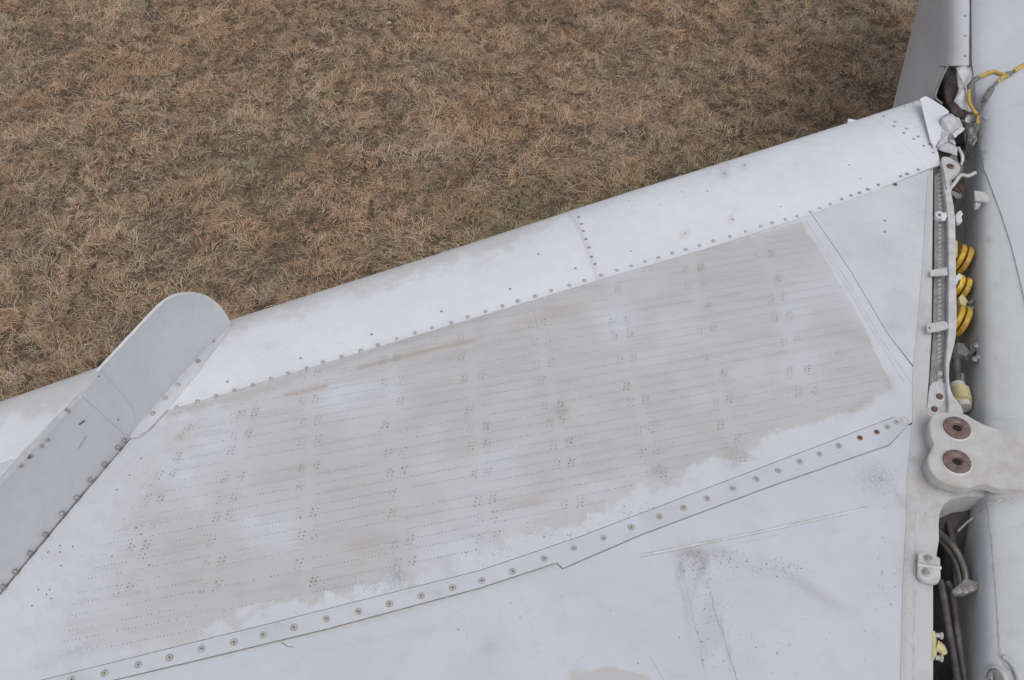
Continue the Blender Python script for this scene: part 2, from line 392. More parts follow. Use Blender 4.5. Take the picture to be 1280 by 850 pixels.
def attr_root(X, Y):
    worn = fbm(X, Y, 40, 3)*30-18
    d1 = seg_d(X, Y, ROOTB)
    dirt_shade = .40*np.exp(-(np.abs(d1-1)/5)**2)*np.clip((Y-500)/120, .25, 1)*(.4+fbm(X, Y, 25, 1))
    dirt_shade = np.maximum(dirt_shade, .25*np.exp(-((X-1143)/1.8)**2)*(Y > 620))
    dirt_shade = np.maximum(dirt_shade, blobs(X, Y, [(1150, 640, 20, 8, .25, 0), (1150, 530, 6, 20, .35, 0), (1160, 610, 20, 12, .2, 40), (1172, 640, 6, 20, .3, 0), (1215, 618, 40, 5, .5, 0)]))  # last blob puts the shade below the joint lug into this mask
    rust = blobs(X, Y, [(1150, 655, 25, 10, .2, 0), (1162, 500, 8, 12, .4, 0), (1150, 600, 8, 30, .2, 0)])
    return worn, dirt_shade, rust, np.zeros_like(X)
def attr_zero(X, Y):
    d = .6*np.clip(fbm(X, Y, 34, 6)-.5, 0, 1)+blobs(X, Y, [(52, 585, 8, 5, .2, 30), (75, 590, 7, 5, .25, 40), (10, 665, 10, 6, .2, 30), (30, 678, 7, 5, .2, 30), (60, 520, 20, 4, .15, -45), (105, 655, 30, 3, .12, -48), (1130, 60, 10, 40, .1, 0), (1190, 170, 10, 10, .2, 0)])
    d = np.maximum(d, .22*np.exp(-(seg_d(X, Y, [(0, 738), (80, 640), (163, 541), (232, 466)])/4)**2))
    return -40+0*X, d, .12*np.clip(fbm(X, Y, 45, 16)-.5, 0, 1), 0*X
def attr_fus(X, Y):
    dirt_shade = .5*np.clip(fbm(X, Y, 40, 6)-.5, 0, 1)+.5*np.exp(-((X-1204)/11)**2)*(.45+.55*fbm(X, Y, 50, 3))  # second term puts the shade of the gap wall into this mask
    dirt_shade = np.maximum(dirt_shade, blobs(X, Y, [(1236, 300, 5, 5, .5, 0), (1245, 357, 4, 4, .4, 0), (1240, 520, 40, 10, .35, 20), (1250, 625, 40, 8, .6, -10), (1225, 200, 12, 30, .5, 0), (1245, 446, 4, 3, .5, 0), (1215, 250, 10, 60, .3, 0), (1260, 700, 20, 6, .25, -20), (1258, 480, 5, 40, .15, 0)]))
    rust = blobs(X, Y, [(1232, 260, 6, 80, .15, 0), (1228, 535, 14, 6, .4, 20), (1240, 450, 14, 60, .12, 0)])
    return -40+0*X, np.clip(dirt_shade, 0, .85), rust, 0*X
def put_attrs(me, fn):
    n = len(me.vertices); co = np.empty(n*3); me.vertices.foreach_get('co', co); co = co.reshape(-1, 3)
    X, Y = proj(co[:, 0], co[:, 1], co[:, 2])
    for nm, v in zip(('worn', 'dirt_shade', 'rust', 'blotch'), fn(X, Y)):
        a = me.attributes.new(nm, 'FLOAT', 'POINT'); a.data.foreach_set('value', np.asarray(v, np.float32))

def panel(name, poly, zfun, z0, m, parent, off=0., res=.012, skirt=.004, fn=attr_zero, gap=.0):
    """sheet following the wing or fuselage surface inside an outline, with real edges of depth skirt"""
    pts = [hit(px, py, zfun, z0)[:2] for px, py in poly]
    if gap:
        A = sum(pts[i][0]*pts[(i+1) % len(pts)][1]-pts[(i+1) % len(pts)][0]*pts[i][1] for i in range(len(pts)))
        sg = 1 if A > 0 else -1; q = []
        for i in range(len(pts)):
            a, b, c = pts[i-1], pts[i], pts[(i+1) % len(pts)]
            n1 = np.array([-(b-a)[1], (b-a)[0]]); n1 /= np.linalg.norm(n1); n2 = np.array([-(c-b)[1], (c-b)[0]]); n2 /= np.linalg.norm(n2)
            nn = n1+n2; nn /= max(.3, nn @ nn)**.5; q.append(b+nn*gap*sg/max(.35, (nn @ n1)))
        pts = q
    xs = [p[0] for p in pts]; ys = [p[1] for p in pts]
    nx = max(2, int((max(xs)-min(xs))/res)); ny = max(2, int((max(ys)-min(ys))/res))
    bm = bmesh.new(); e = .003
    gx = np.linspace(min(xs)-e, max(xs)+e, nx+1); gy = np.linspace(min(ys)-e, max(ys)+e, ny+1)
    vv = [[bm.verts.new((x, y, 0)) for y in gy] for x in gx]
    # only cells near the outline or inside
    CX = (gx[:-1]+gx[1:])/2; CY = (gy[:-1]+gy[1:])/2; GX, GY = np.meshgrid(CX, CY, indexing='ij')
    D = sdf(GX, GY, [tuple(p) for p in pts]); keep = D > -1.5*max(gx[1]-gx[0], gy[1]-gy[0])
    for i in range(nx):
        for j in range(ny):
            if keep[i, j]: bm.faces.new((vv[i][j], vv[i+1][j], vv[i+1][j+1], vv[i][j+1]))
    for i in range(len(pts)):
        a, b = pts[i], pts[(i+1) % len(pts)]; d = b-a; L = np.linalg.norm(d)
        if L < 1e-5: continue
        mid = (a+b)/2; lim = L/2+3*res
        fs = [f for f in bm.faces if abs(((c := f.calc_center_median()).x-mid[0])*d[0]/L+(c.y-mid[1])*d[1]/L) < lim and abs((c.x-mid[0])*-d[1]/L+(c.y-mid[1])*d[0]/L) < 3*res]
        g = set(fs)
        for f in fs: g.update(f.edges); g.update(f.verts)
        bmesh.ops.bisect_plane(bm, geom=list(g), plane_co=(a[0], a[1], 0), plane_no=(-d[1]/L, d[0]/L, 0), dist=1e-6)
    cs = [(f, f.calc_center_median()) for f in bm.faces]
    ins = inside(np.array([c.x for _, c in cs]), np.array([c.y for _, c in cs]), [tuple(p) for p in pts])
    bmesh.ops.delete(bm, geom=[f for (f, c), k in zip(cs, ins) if not k], context='FACES')
    bmesh.ops.delete(bm, geom=[v for v in bm.verts if not v.link_faces], context='VERTS')
    X = np.array([v.co.x for v in bm.verts]); Y = np.array([v.co.y for v in bm.verts]); Z = zfun(X, Y)+off
    for v, z in zip(bm.verts, Z): v.co.z = z
    be = [e_ for e_ in bm.edges if len(e_.link_faces) == 1]
    r = bmesh.ops.extrude_edge_only(bm, edges=be)
    for v in [g for g in r['geom'] if isinstance(g, bmesh.types.BMVert)]: v.co.z -= skirt
    for f in bm.faces:
        f.normal_update()
    bmesh.ops.recalc_face_normals(bm, faces=bm.faces)
    if sum(f.normal.z*f.calc_area() for f in bm.faces) < 0: bmesh.ops.reverse_faces(bm, faces=bm.faces)
    me = bpy.data.meshes.new(name); bm.to_mesh(me); bm.free()
    me.polygons.foreach_set('use_smooth', [True]*len(me.polygons)); me.set_sharp_from_angle(angle=math.radians(40))
    put_attrs(me, fn)
    return obj(name, me, parent, m)

RIV = lathe_me([(.0060, -.001), (.0058, .0010), (.0048, .0034), (.0024, .0048)], 10, [M['rivet_p']])
RIVD = lathe_me([(.0060, -.001), (.0058, .0010), (.0048, .0034), (.0024, .0048)], 10, [M['rivet']])
def pin(name, me, px, py, parent, off=0., scale=1., fun=Wn):
    p, n = fun(px, py); o = bpy.data.objects.new(name, me); COL.objects.link(o)
    o.parent = parent; o.matrix_world = frame_at(p+n*off, n) @ Matrix.Rotation(random.uniform(0, 6.28), 4, 'Z') @ Matrix.Scale(scale, 4)
    return o

# =====================================================================  AIRCRAFT
AC = empty('aircraft')
AC['label'] = 'weathered pale grey aircraft with riveted wing, upright wing fence and opened wing root joint'
AC['category'] = 'aircraft'

# ---- dark structure below the skins, and the lower skin
def core():
    V = []; Fc = []; nu = 50
    U_ = np.linspace(-3.0, 1, nu)
    prof = [(-2.6, .004), (-2, .004), (-1.5, .004), (-1, .004), (-.6, .004), (-.3, .004), (-.1, .004), (0, .004)]
    for i, t in enumerate(np.linspace(0, 1, nu)):
        for s, dz in prof + [('n', k) for k in np.linspace(.2, 1, 8)] + [('l', k) for k in (.8, .3, 0)] + [(-.5, -9), (-1.4, -9), (-2.6, -9)]:
            ue = None
            def end_u(sv):   # root line
                # point on the root plane: p = P0 - .01 (across the fuselage axis)
                # x = u*ud+(V0+s)*vd ; x.fp = P0-.004
                return (P0-.012-(V0+sv)*(vd @ fp))/(ud @ fp)
            if s == 'n':
                u0 = end_u(.2); u = -3.0+(u0+3.0)*t; sm = SM(u)-.004; sv = sm*dz; z = Z0-.004-float(nose_drop(sv, SM(u)))
                if dz == 1: z = Z0-.014-NOSE_H-.003
            elif s == 'l':
                u0 = end_u(.2); u = -3.0+(u0+3.0)*t; sv = SM(u)*dz; z = Z0-.10-.045*(1-dz)
            else:
                sv = s; u0 = end_u(sv); u = -3.0+(u0+3.0)*t
                z = Z0-.010*s*s-.004 if dz > 0 else Z0-.16
            q = u*ud+(V0+sv)*vd; V.append((q[0], q[1], z))
    n = len(V)//nu
    for i in range(nu-1):
        for k in range(n-1): Fc.append((i*n+k, i*n+k+1, (i+1)*n+k+1, (i+1)*n+k))
    me = mesh_from(V, Fc); return obj('wing_structure', me, AC, M['seam'])
core()

SEAM = [(-700, 792), (-300, 670), (0, 580), (210, 513), (290, 489.5), (480, 431.5), (640, 383.5), (746, 351), (880, 312), (940, 293), (1015, 268), (1090, 240), (1166, 209)]
STRIP_U = [(-500, 985), (0, 863), (60, 848), (330, 781), (560, 723), (600, 713), (724, 671), (900, 604), (1118, 521)]
STRIP_L = [(1134, 532), (1112, 556), (960, 609), (800, 669), (703, 711), (696, 703.5), (600, 735), (410, 786), (240, 827), (0, 884), (-500, 1003)]
DIAG = [(1015, 268), (1064, 340), (1110, 418), (1163, 486)]

# main skin between seam, diagonal joint and the screwed strip
main = panel('upper_skin_panel', SEAM[:-2]+DIAG[1:3]+[(1144, 462), (1142, 470), (1142, 527), (1134, 531), (1118, 521)]+STRIP_U[::-1][1:], zw, Z0, M['paint'], AC, off=.0, res=.009, fn=attr_main, gap=.0009)
tri = panel('upper_skin_panel', DIAG[0:3]+[(1146, 463), (1147, 420), (1154, 338), (1161, 222), (1164, 211), (1090, 240)], zw, Z0, M['paint'], AC, off=.0, res=.012, fn=lambda X, Y: tuple(map(lambda a: a, attr_zero(X, Y))), gap=.0009)
aft = panel('aft_skin_panel', STRIP_L+[(-500, 1250), (1110, 1250), (1118, 1100), (1127, 850), (1130, 728), (1135, 636), (1135, 597), (1141, 530)], zw, Z0, M['aft'], AC, off=0, res=.011, fn=attr_aft, gap=.0008)
strip = panel('cover_strip', STRIP_U+[(1134, 521), (1136, 531)]+STRIP_L[1:], zw, Z0, M['aft'], AC, off=.0006, res=.011, fn=attr_zero, gap=.0012, skirt=.006)

# leading edge skins, wrapped round the nose
def le_panel(name, ua, ub, parent, off=.0016, m=M['paint_le'], fn=attr_le, s0=0., du=.02):
    """ua, ub: functions s -> u (slanted ends)"""
    ks = list(np.linspace(0, .55, 9))+list(np.linspace(.6, .9, 8))+list(np.linspace(.92, 1, 9))
    nu = max(3, int(abs(ub(0)-ua(0))/du)); V = []; Fc = []
    rows = []
    for i in range(nu+1):
        t = i/nu; row = []
        for k in ks:
            u = ua(k)+(ub(k)-ua(k))*t
            sv0 = s_off(u); sm = SM(u); s = sv0+(sm-sv0)*k
            q = u*ud+(V0+s)*vd; z = float(Z0-nose_drop(max(s, 0), sm)) if s > 0 else Z0-.01*s*s
            e = .002; dz = (nose_drop(np.array(max(min(s+e, sm), 0)), sm)-nose_drop(np.array(max(s-e, 0)), sm))/(2*e)
            if k == 1: nn = np.array([1., 0.])
            else:
                nn = np.array([dz, 1.]); nn /= np.linalg.norm(nn)
            o_ = off + (.0009*math.sin(u*2*math.pi/.105)*math.sin(math.pi*min(k/.9, 1)) if u > RIP0 else 0)
            q = q+vd*nn[0]*o_; row.append((q[0], q[1], z+nn[1]*o_))
        u = ua(1)+(ub(1)-ua(1))*t; sm = SM(u)
        for k2, z2 in ((.97, .112), (.85, .122), (.4, .138), (0, .145)):
            q = u*ud+(V0+sm*k2)*vd; row.append((q[0], q[1], Z0-z2-.002))
        # rear lip going down to the skin
        u = ua(0)+(ub(0)-ua(0))*t; q = u*ud+(V0+s_off(u))*vd
        row.insert(0, (q[0], q[1], row[0][2]-off-.003))
        rows.append(row)
    n = len(rows[0])
    for r_ in rows: V += r_
    for i in range(nu):
        for k in range(n-1): Fc.append((i*n+k, (i+1)*n+k, (i+1)*n+k+1, i*n+k+1))
    me = mesh_from(V, Fc); me.set_sharp_from_angle(angle=math.radians(38)); put_attrs(me, fn)
    o = obj(name, me, parent, m)
    md = o.modifiers.new('thickness', 'SOLIDIFY'); md.thickness = .0012; md.offset = -1; md.use_rim = False
    return o
SS = [U(x, y, Z0)[:2] for x, y in SEAM]; SU = [p @ ud for p in SS]; SV = [p @ vd-V0 for p in SS]
s_off = lambda u: float(np.interp(u, SU, SV))
def uline(pt0, pt1):
    """u as function of k for a joint seen from pt0 at the seam to pt1 at the edge"""
    a = W(*pt0)[:2] @ ud; b = W(*pt1)[:2] @ ud
    return lambda k: a+(b-a)*k
RIP0 = W(800, 290)[:2] @ ud
g = .0009
j1 = uline((747, 351), (714, 266)); j2 = uline((1158, 207), (1104, 150))
le1 = le_panel('leading_edge_panel', lambda k: -2.9, lambda k: j1(k)+.008, AC)
le2 = le_panel('leading_edge_panel', lambda k: j1(k), lambda k: j2(k), AC, off=.0026)
endr = uline((1172, 204), (1184, 136))
le3 = le_panel('leading_edge_fillet', lambda k: j2(k)-.012, lambda k: endr(k), AC, off=.0031, m=M['paint_le'], fn=attr_zero)

# ---- rivets of the leading edge
c6 = lambda L: [(640+x/2.361, 120+y/2.361) for x, y in L]
c1 = lambda L: [(280+x/3.048, 330+y/3.048) for x, y in L]
seam_r = [(221, 511), (247, 504), (270, 497)]+c1([(40, 487), (110, 467), (180, 443), (244, 423), (316, 403), (377, 381), (449, 360), (522, 337), (587, 316), (659, 292), (728, 270), (793, 250), (865, 231), (929, 209), (997, 188), (1061, 167), (1120, 150)])
seam_r2 = c6([(17, 610), (68, 597), (116, 580), (169, 565), (214, 550)])
for x, y in seam_r+seam_r2: pin('rivet', RIV, x, y-1.5, le1, .0014, random.uniform(.95, 1.2))
for x, y in c6([(264, 535), (309, 520), (352, 507), (392, 495), (432, 483), (473, 470), (513, 459), (554, 447), (594, 434), (643, 421), (689, 406), (734, 391), (768, 380), (806, 370), (840, 361), (881, 349), (907, 337), (939, 325), (973, 311), (1000, 300), (1025, 292), (1050, 282), (1081, 268), (1146, 243), (1166, 236), (1198, 223)]):
    pin('rivet', RIV if x < 1050 else RIVD, x, y-1.5, le2, .0014, random.uniform(.95, 1.2))
RUSTR = lathe_me([(.0075, -.001), (.0075, .0012), (.006, .003), (.002, .0036)], 12, [M['rust']])
pin('rivet', RUSTR, 1119, 231, le2, .0014, .9)
for x, y in c6([(197, 360), (205, 380), (211, 401), (218, 425), (227, 449), (235, 477), (245, 498)]): pin('rivet', RIVD, x, y, le2, .0012, .95)
for x, y in c6([(350, 460), (510, 407), (651, 366), (792, 328), (995, 205), (1028, 246), (577, 282)]): pin('rivet', RIVD, x, y, le2, .0003, .7)
for x, y in c6([(347, 312), (354, 326), (361, 342), (420, 290), (428, 305), (436, 323), (491, 268), (502, 284), (510, 300)]): pin('rivet', RIVD, x, y, le2, .0012, .5)
for x, y in c1([(14, 450), (293, 361), (563, 270), (829, 183), (1090, 97)])+c6([(187, 510), (78, 468)]): pin('rivet', RIVD, x, y, le1, .0003, .75)
for x, y in c6([(1097, 63), (1131, 79), (1164, 99), (1198, 122), (1232, 145), (1127, 92), (1156, 112), (1185, 130), (1215, 150), (1243, 170)]): pin('rivet', RIVD, x, y, le3, .0016, .95)
for x, y in [(1131, 133.6), (1141, 129), (1149, 126), (1154, 124)]: pin('rivet', RIVD, x, y+1, le3, .002, .7)
for x, y in c6([(1101, 368), (1100, 401)]): pin('rivet', RIVD, x, y, tri, 0, .75)

# ---- screws; the shade of the cross recess is painted as flat dark bars
def screw_me(rusty):
    bm = bmesh.new()
    def ring(r0, r1, z0, z1, mi, n=20):
        a = [bm.verts.new((r0*math.cos(2*math.pi*k/n), r0*math.sin(2*math.pi*k/n), z0)) for k in range(n)]
        b = [bm.verts.new((r1*math.cos(2*math.pi*k/n), r1*math.sin(2*math.pi*k/n), z1)) for k in range(n)]
        for k in range(n):
            f = bm.faces.new((a[k], a[(k+1) % n], b[(k+1) % n], b[k])); f.material_index = mi
        return b
    ring(.0135, .0132, -.001, .0006, 0); ring(.0132, .0112, .0006, .0006, 0)
    ring(.0112, .0105, .0006, .0001, 1); ring(.0105, .0098, .0001, .0007, 1)
    b = ring(.0098, .0085, .0007, .0010, 2); f = bm.faces.new(b); f.material_index = 2
    for a in (0, math.pi/2):
        c, s = math.cos(a), math.sin(a); L, w_ = .0048, .0011
        q = [bm.verts.new((x*c-y*s, x*s+y*c, .0012)) for x, y in ((-L, -w_), (L, -w_), (L, w_), (-L, w_))]
        f = bm.faces.new(q); f.material_index = 3
        for v in q: v.co.z += .00005*(a > 0)
    for f in bm.faces:
        f.normal_update()
        if f.normal.z < -.1: f.normal_flip()
    me = bpy.data.meshes.new('screw'); bm.to_mesh(me); bm.free()
    for x in (M['rivet_p'] if not rusty else M['tan'], M['tan'], M['rivet_p'] if rusty < 2 else M['rust'], M['seam'] if rusty < 2 else M['black']): me.materials.append(x)
    return me
SC = [screw_me(0), screw_me(1), screw_me(2)]
c8 = lambda L: [(560+x/2.133, 500+y/2.133) for x, y in L]; c7 = lambda L: [(60+x/2.37, 560+y/2.37) for x, y in L]
scr = c7([(70, 686), (168, 667), (267, 642), (360, 621), (455, 595), (551, 575), (638, 554), (729, 532), (824, 507), (919, 485), (1012, 462), (1105, 438)])+c8([(12, 500), (90, 482), (172, 457), (257, 423), (336, 395), (414, 368), (488, 339), (563, 311), (628, 288), (690, 263), (759, 236), (821, 211), (880, 188), (938, 165), (990, 144), (1041, 122), (1098, 101), (1143, 86), (1171, 72), (1196, 60)])
for i, (x, y) in enumerate(scr):
    rs = 2 if i in (28, 29) else (1 if i in (1, 3, 8, 10, 20, 27, 30) else random.choice((0, 0, 1)))
    pin('screw', SC[rs], x, y, strip, .0007, random.uniform(.62, .70))
RINGS = lathe_me([(.0125, -.001), (.0125, .0006), (.0113, .0006), (.0113, .0002), (.001, .0002)], 20, [M['tan'], M['paint']], [0, 0, 0, 1])
pin('washer', RINGS, 1130.5, 525.5, strip, .0008, .85)
for x, y in ((905.5, 217.5), (930.5, 207.5)): pin('screw', SC[1], x, y, le2, .0014, .8)

# ---- sealant beads, cracks and a painted ridge shadow as thin real strips lying on the skin
def bead(name, pts, m, parent, wd=.0016, off=.0006, jag=0., fun=W, step=6):
    q = []
    for (x0, y0), (x1, y1) in zip(pts[:-1], pts[1:]):
        n = max(1, int(math.hypot(x1-x0, y1-y0)/step))
        q += [(x0+(x1-x0)*k/n, y0+(y1-y0)*k/n) for k in range(n)]
    q.append(pts[-1]); V = []; Fc = []
    q = [(x+random.uniform(-jag, jag), y+random.uniform(-jag, jag)) for x, y in q]
    P = [Vector(fun(x, y)) for x, y in q]
    for i, p in enumerate(P):
        d = (P[min(i+1, len(P)-1)]-P[max(i-1, 0)]).normalized(); s = Vector((-d.y, d.x, 0)).normalized()
        ww = wd*random.uniform(.6, 1.25)/2
        V += [p+s*ww+Vector((0, 0, -.0004)), p+Vector((0, 0, off)), p-s*ww+Vector((0, 0, -.0004))]
    for i in range(len(P)-1):
        for k in (0, 1): Fc.append((3*i+k, 3*i+k+1, 3*i+k+4, 3*i+k+3))
    return obj(name, mesh_from(V, Fc), parent, m)
bead('sealant_shadow_line', [(-20, 889), (240, 828), (410, 787), (600, 736), (696, 705), (703, 712)], M['tan'], aft, .003)
bead('sealant_shadow_line', [(703, 712), (800, 670), (960, 610), (1112, 557.5)], M['tan'], aft, .0026)
bead('skin_lap_edge', [(800, 694), (841, 686), (935, 667), (1020, 649), (1082, 634)], M['aft'], aft, .007, .0022, jag=.5)
bead('sealant_shadow_line', [(800, 696.5), (841, 688.5), (935, 669.5), (1020, 651.5), (1060, 643)], M['tan'], aft, .0022, .0006, jag=.3)  # shadow of the lap ridge, painted as a tan line below it
bead('paint_crack', [(888, 739), (893, 765), (903, 790), (909, 812), (921, 850), (926, 875)], M['tan'], aft, .0032, jag=1.6, step=4)
bead('paint_crack', [(858, 728), (866, 770), (874, 800), (883, 850), (888, 880)], M['rivet_p'], aft, .0022, jag=1.3, step=5)
bead('paint_crack', [(812, 821), (830, 850), (836, 860)], M['tan'], aft, .0015, jag=.5)
bead('paint_crack', [(939, 790), (940, 803)], M['tan'], aft, .0015, jag=.3)
bead('scratch', [(352, 803), (358, 807), (367, 810)], M['seam'], aft, .0022, jag=.8, step=3)
for a in ((925, 679, 950, 674), (953, 673, 975, 668)):
    bead('scratch', [(a[0], a[1]), (a[2], a[3])], M['tan'], aft, .0012, jag=1.8, step=3)
bead('scratch', [(667, 388), (673, 413)], M['rivet'], main, .002, jag=.3)
# small paint chips and specks lying as thin flakes on the skin, joined
def chips():
    V = []; Fc = []; MI = []
    R = np.random.default_rng(11); L = []
    for cx, cy, rx, ry, n in ((1110, 720, 28, 60, 50), (975, 710, 40, 10, 45), (905, 700, 30, 12, 40), (868, 700, 18, 18, 60), (890, 780, 22, 60, 50), (1100, 600, 26, 22, 70), (1135, 640, 8, 40, 30), (120, 700, 110, 70, 45), (640, 780, 260, 50, 60), (1000, 800, 120, 50, 40), (790, 640, 60, 12, 60), (700, 668, 70, 10, 50), (460, 735, 80, 8, 40), (620, 690, 40, 8, 30)):
        for _ in range(int(n*1.8)): L.append((cx+R.normal(0, rx*.55), cy+R.normal(0, ry*.55)))
    for x, y in L:
        if x > 1128 or y > 870: continue
        c = W(x, y); b = len(V); k = 5; sz = R.uniform(.0004, .0012)*(1 if R.random() < .9 else 2); an = R.uniform(0, 3.1); el = R.uniform(1, 2)
        for i in range(k):
            a = 2*math.pi*i/k+R.uniform(-.4, .4); u, v = math.cos(a)*sz*el, math.sin(a)*sz
            V.append((c[0]+u*math.cos(an)-v*math.sin(an), c[1]+u*math.sin(an)+v*math.cos(an), float(zw(c[0], c[1]))+.0005))
        Fc.append(tuple(range(b, b+k))); MI.append(int(R.choice(3, p=(.5, .3, .2))))
    me = mesh_from(V, Fc); me.polygons.foreach_set('material_index', MI)
    o_ = obj('paint_chips', me, aft, [M['dot'], M['tan'], M['rivet_p']]); o_['kind'] = 'stuff'
chips()
# marks under the screws on the strip
for i in range(14, 31, 1):
    x, y = scr[i]
    if random.random() < .7: bead('scratch', [(x-8, y+11.5), (x+10, y+5.5)], M['rivet_p'], strip, .0012, .0011)

# ---- rows of spot welds: tiny real studs, joined
def dots():
    rd = az(77.5); rb = az(-7.6)
    V = []; Fc = []; MI = []
    pt, row_step = .0084, .0302
    o = U(640, 500, Z0)[:2]; Mx = np.array([[rd[0], rb[0]], [rd[1], rb[1]]]); Mi = np.linalg.inv(Mx)
    rows = np.arange(-43, 35)*row_step
    def rib_x(k, y):
        a, b = RIBS[k]; return a[0]+(b[0]-a[0])*(y-a[1])/(b[1]-a[1])
    cand = []
    for ri, rr in enumerate(rows):
        jit = r2.uniform(-.004, .004); a = np.arange(-260, 190)*pt
        P = o+np.outer(a, rd)+rb*(rr+jit)
        cand.append(np.column_stack([P, np.full(len(a), ri)]))
    C = np.vstack(cand); X, Y = proj(C[:, 0], C[:, 1], Z0)
    D = sdf(X, Y, PATCH); ri = C[:, 2].astype(int)
    near = np.full(len(X), 1e9)
    for k in range(len(RIBS)):
        near = np.minimum(near, np.abs(X-rib_x(k, Y)))
    bay = sum((X > rib_x(k, Y)).astype(int) for k in range(len(RIBS)))
    key = r2.random((80, 20)); fade = fbm(X, Y, 60, 21)
    # rows alternate in visibility from bay to bay
    ok = (D > 5+6*fade) & (near > 7) & (key[ri, bay] > .07) & (r2.random(len(X)) < .78+.9*np.clip(fade-.25, 0, 1)) & (fade > .12)
    ok &= ~((X < 330) & (r2.random(len(X)) < .25)) & (Y < 860)
    S_ = [(x, y, 0) for x, y in zip(C[ok, 0], C[ok, 1])]
    def add(x, y, r, mi, h=.0007):
        z = float(zw(x, y)); b = len(V); n = 6
        a0 = r2.uniform(0, 1)
        for k in range(n):
            V.append((x+r*math.cos(a0+k*math.pi/3), y+r*math.sin(a0+k*math.pi/3), z-.0002))
        V.append((x, y, z+h))
        for k in range(n): Fc.append((b+k, b+(k+1) % n, b+n)); MI.append(mi)
    for x, y, _ in S_: add(x, y, r2.uniform(.0015, .0023), 0)
    # clusters at the ribs
    for sx, sy, a in SPOTS:
        if sdf(np.array([sx]), np.array([sy]), PATCH)[0] < 4: continue
        c = U(sx, sy, Z0)[:2]; sk = r2.random()
        for i in (-1, 0, 1):
            for j in (-.5, .5):
                if r2.random() < .78:
                    q = c+rd*j*.0125+rb*i*.010+rd*i*.003
                    add(q[0]+r2.normal(0, .0007), q[1]+r2.normal(0, .0007), r2.uniform(.0022, .0036)*(.75+.5*a), 1, .001)
    # scattered rusty pinholes at the left
    for x, y in [(170, 660), (176, 668), (60, 690), (75, 682), (75, 690), (91, 683), (76, 707), (40, 757), (62, 737), (58, 743), (64, 748), (48, 737), (146, 612), (162, 594), (176, 573)]:
        q = W(x, y); add(q[0], q[1], .003, 2, .0008)
    me = mesh_from(V, Fc); me.polygons.foreach_set('material_index', MI)
    o_ = obj('spot_welds', me, main, [M['dot'], M['dotd'], M['rust']]); o_['kind'] = 'stuff'
dots()

# ---- root rib: grey flange, channel with rivets, upright bar
root_up = panel('root_flange', [(1166, 209), (1165, 330), (1164, 420), (1161, 470), (1158, 510), (1185, 516), (1205, 526), (1222, 560), (1250, 600), (1252, 617), (1240, 621), (1203, 621), (1189, 624), (1180, 630), (1174.5, 640), (1173, 655), (1173.5, 674), (1171, 690), (1166, 730), (1166, 850), (1166, 1100)]+[(x-1.6, y) for x, y in ROOTB[::-1][:-1]], zw, Z0, M['root'], AC, off=.0014, res=.010, skirt=.10, fn=attr_root)
bead('flange_ridge', [(1146, 640), (1144, 700), (1143, 780), (1142, 870)], M['bar'], root_up, .012, .0045)
# channel floor
def pline(L, z): return [U(x, y, z) for x, y in L]
chan = prism('channel', pline([(1168, 196), (1181, 200), (1188, 240), (1191, 290), (1190, 420), (1184, 470), (1187, 506), (1160, 506), (1162, 480), (1166, 425), (1168, 330)], Z0-.010), .01, M['channel'], AC)
for i in range(46):
    t = i/45; y = 213+t*(452-213); x = 1174.5-1.0*t
    if min(abs(y-270), abs(y-341), abs(y-409)) < 5: continue
    o = bpy.data.objects.new('rivet', RIV); COL.objects.link(o); o.parent = chan
    p = U(x, y, Z0-.010); o.matrix_world = Matrix.Translation(p) @ Matrix.Rotation(.3, 4, 'Z') @ Matrix.Diagonal((1.35, .62, 1.2, 1))
for i in range(20):
    y = 232+i*5.2; x = 1182.5+i*.13
    o = bpy.data.objects.new('rivet', RIVD); COL.objects.link(o); o.parent = chan
    o.matrix_world = Matrix.Translation(U(x, y, Z0-.010)) @ Matrix.Diagonal((.75, .6, 1, 1))
for x, y in ((1174.5, 467), (1174.5, 476.5)):
    o = bpy.data.objects.new('rivet', RIV); COL.objects.link(o); o.parent = chan
    o.matrix_world = Matrix.Translation(U(x, y, Z0-.009)) @ Matrix.Scale(1.7, 4)
prism('flange_bar', pline(spline2([(1177, 203), (1181, 205), (1190, 245), (1194, 275), (1195, 340), (1196, 405), (1193, 430), (1187, 455), (1187, 480), (1192, 495), (1202, 508), (1203, 520), (1186, 520), (1186, 507), (1184, 480), (1182, 455), (1185, 420), (1186, 340), (1185, 275), (1181, 240)], 2), Z0+.012), .15, M['bar'], AC, .0015)
# rounded lug foot of the channel
prism('channel_foot', pline(spline2([(1160, 498), (1165, 478), (1183, 480), (1186, 505), (1186, 522), (1170, 524), (1160, 518)], 3), Z0-.004), .02, M['bar'], AC, .001)
BOLT = lathe_me([(.0155, -.004), (.0155, .002), (.0105, .0025), (.0105, .008), (.009, .0095)], 18, [M['rim'], M['rust']], [0, 0, 1, 1, 1])
for x, y, s in ((1174, 497, .9), (1167.5, 512.5, .85), (1190.5, 511.5, .72)):
    o = bpy.data.objects.new('bolt', BOLT); COL.objects.link(o); o.parent = chan; o.matrix_world = Matrix.Translation(U(x, y, Z0+.002 if s < .8 else Z0-.003)) @ Matrix.Scale(s, 4)
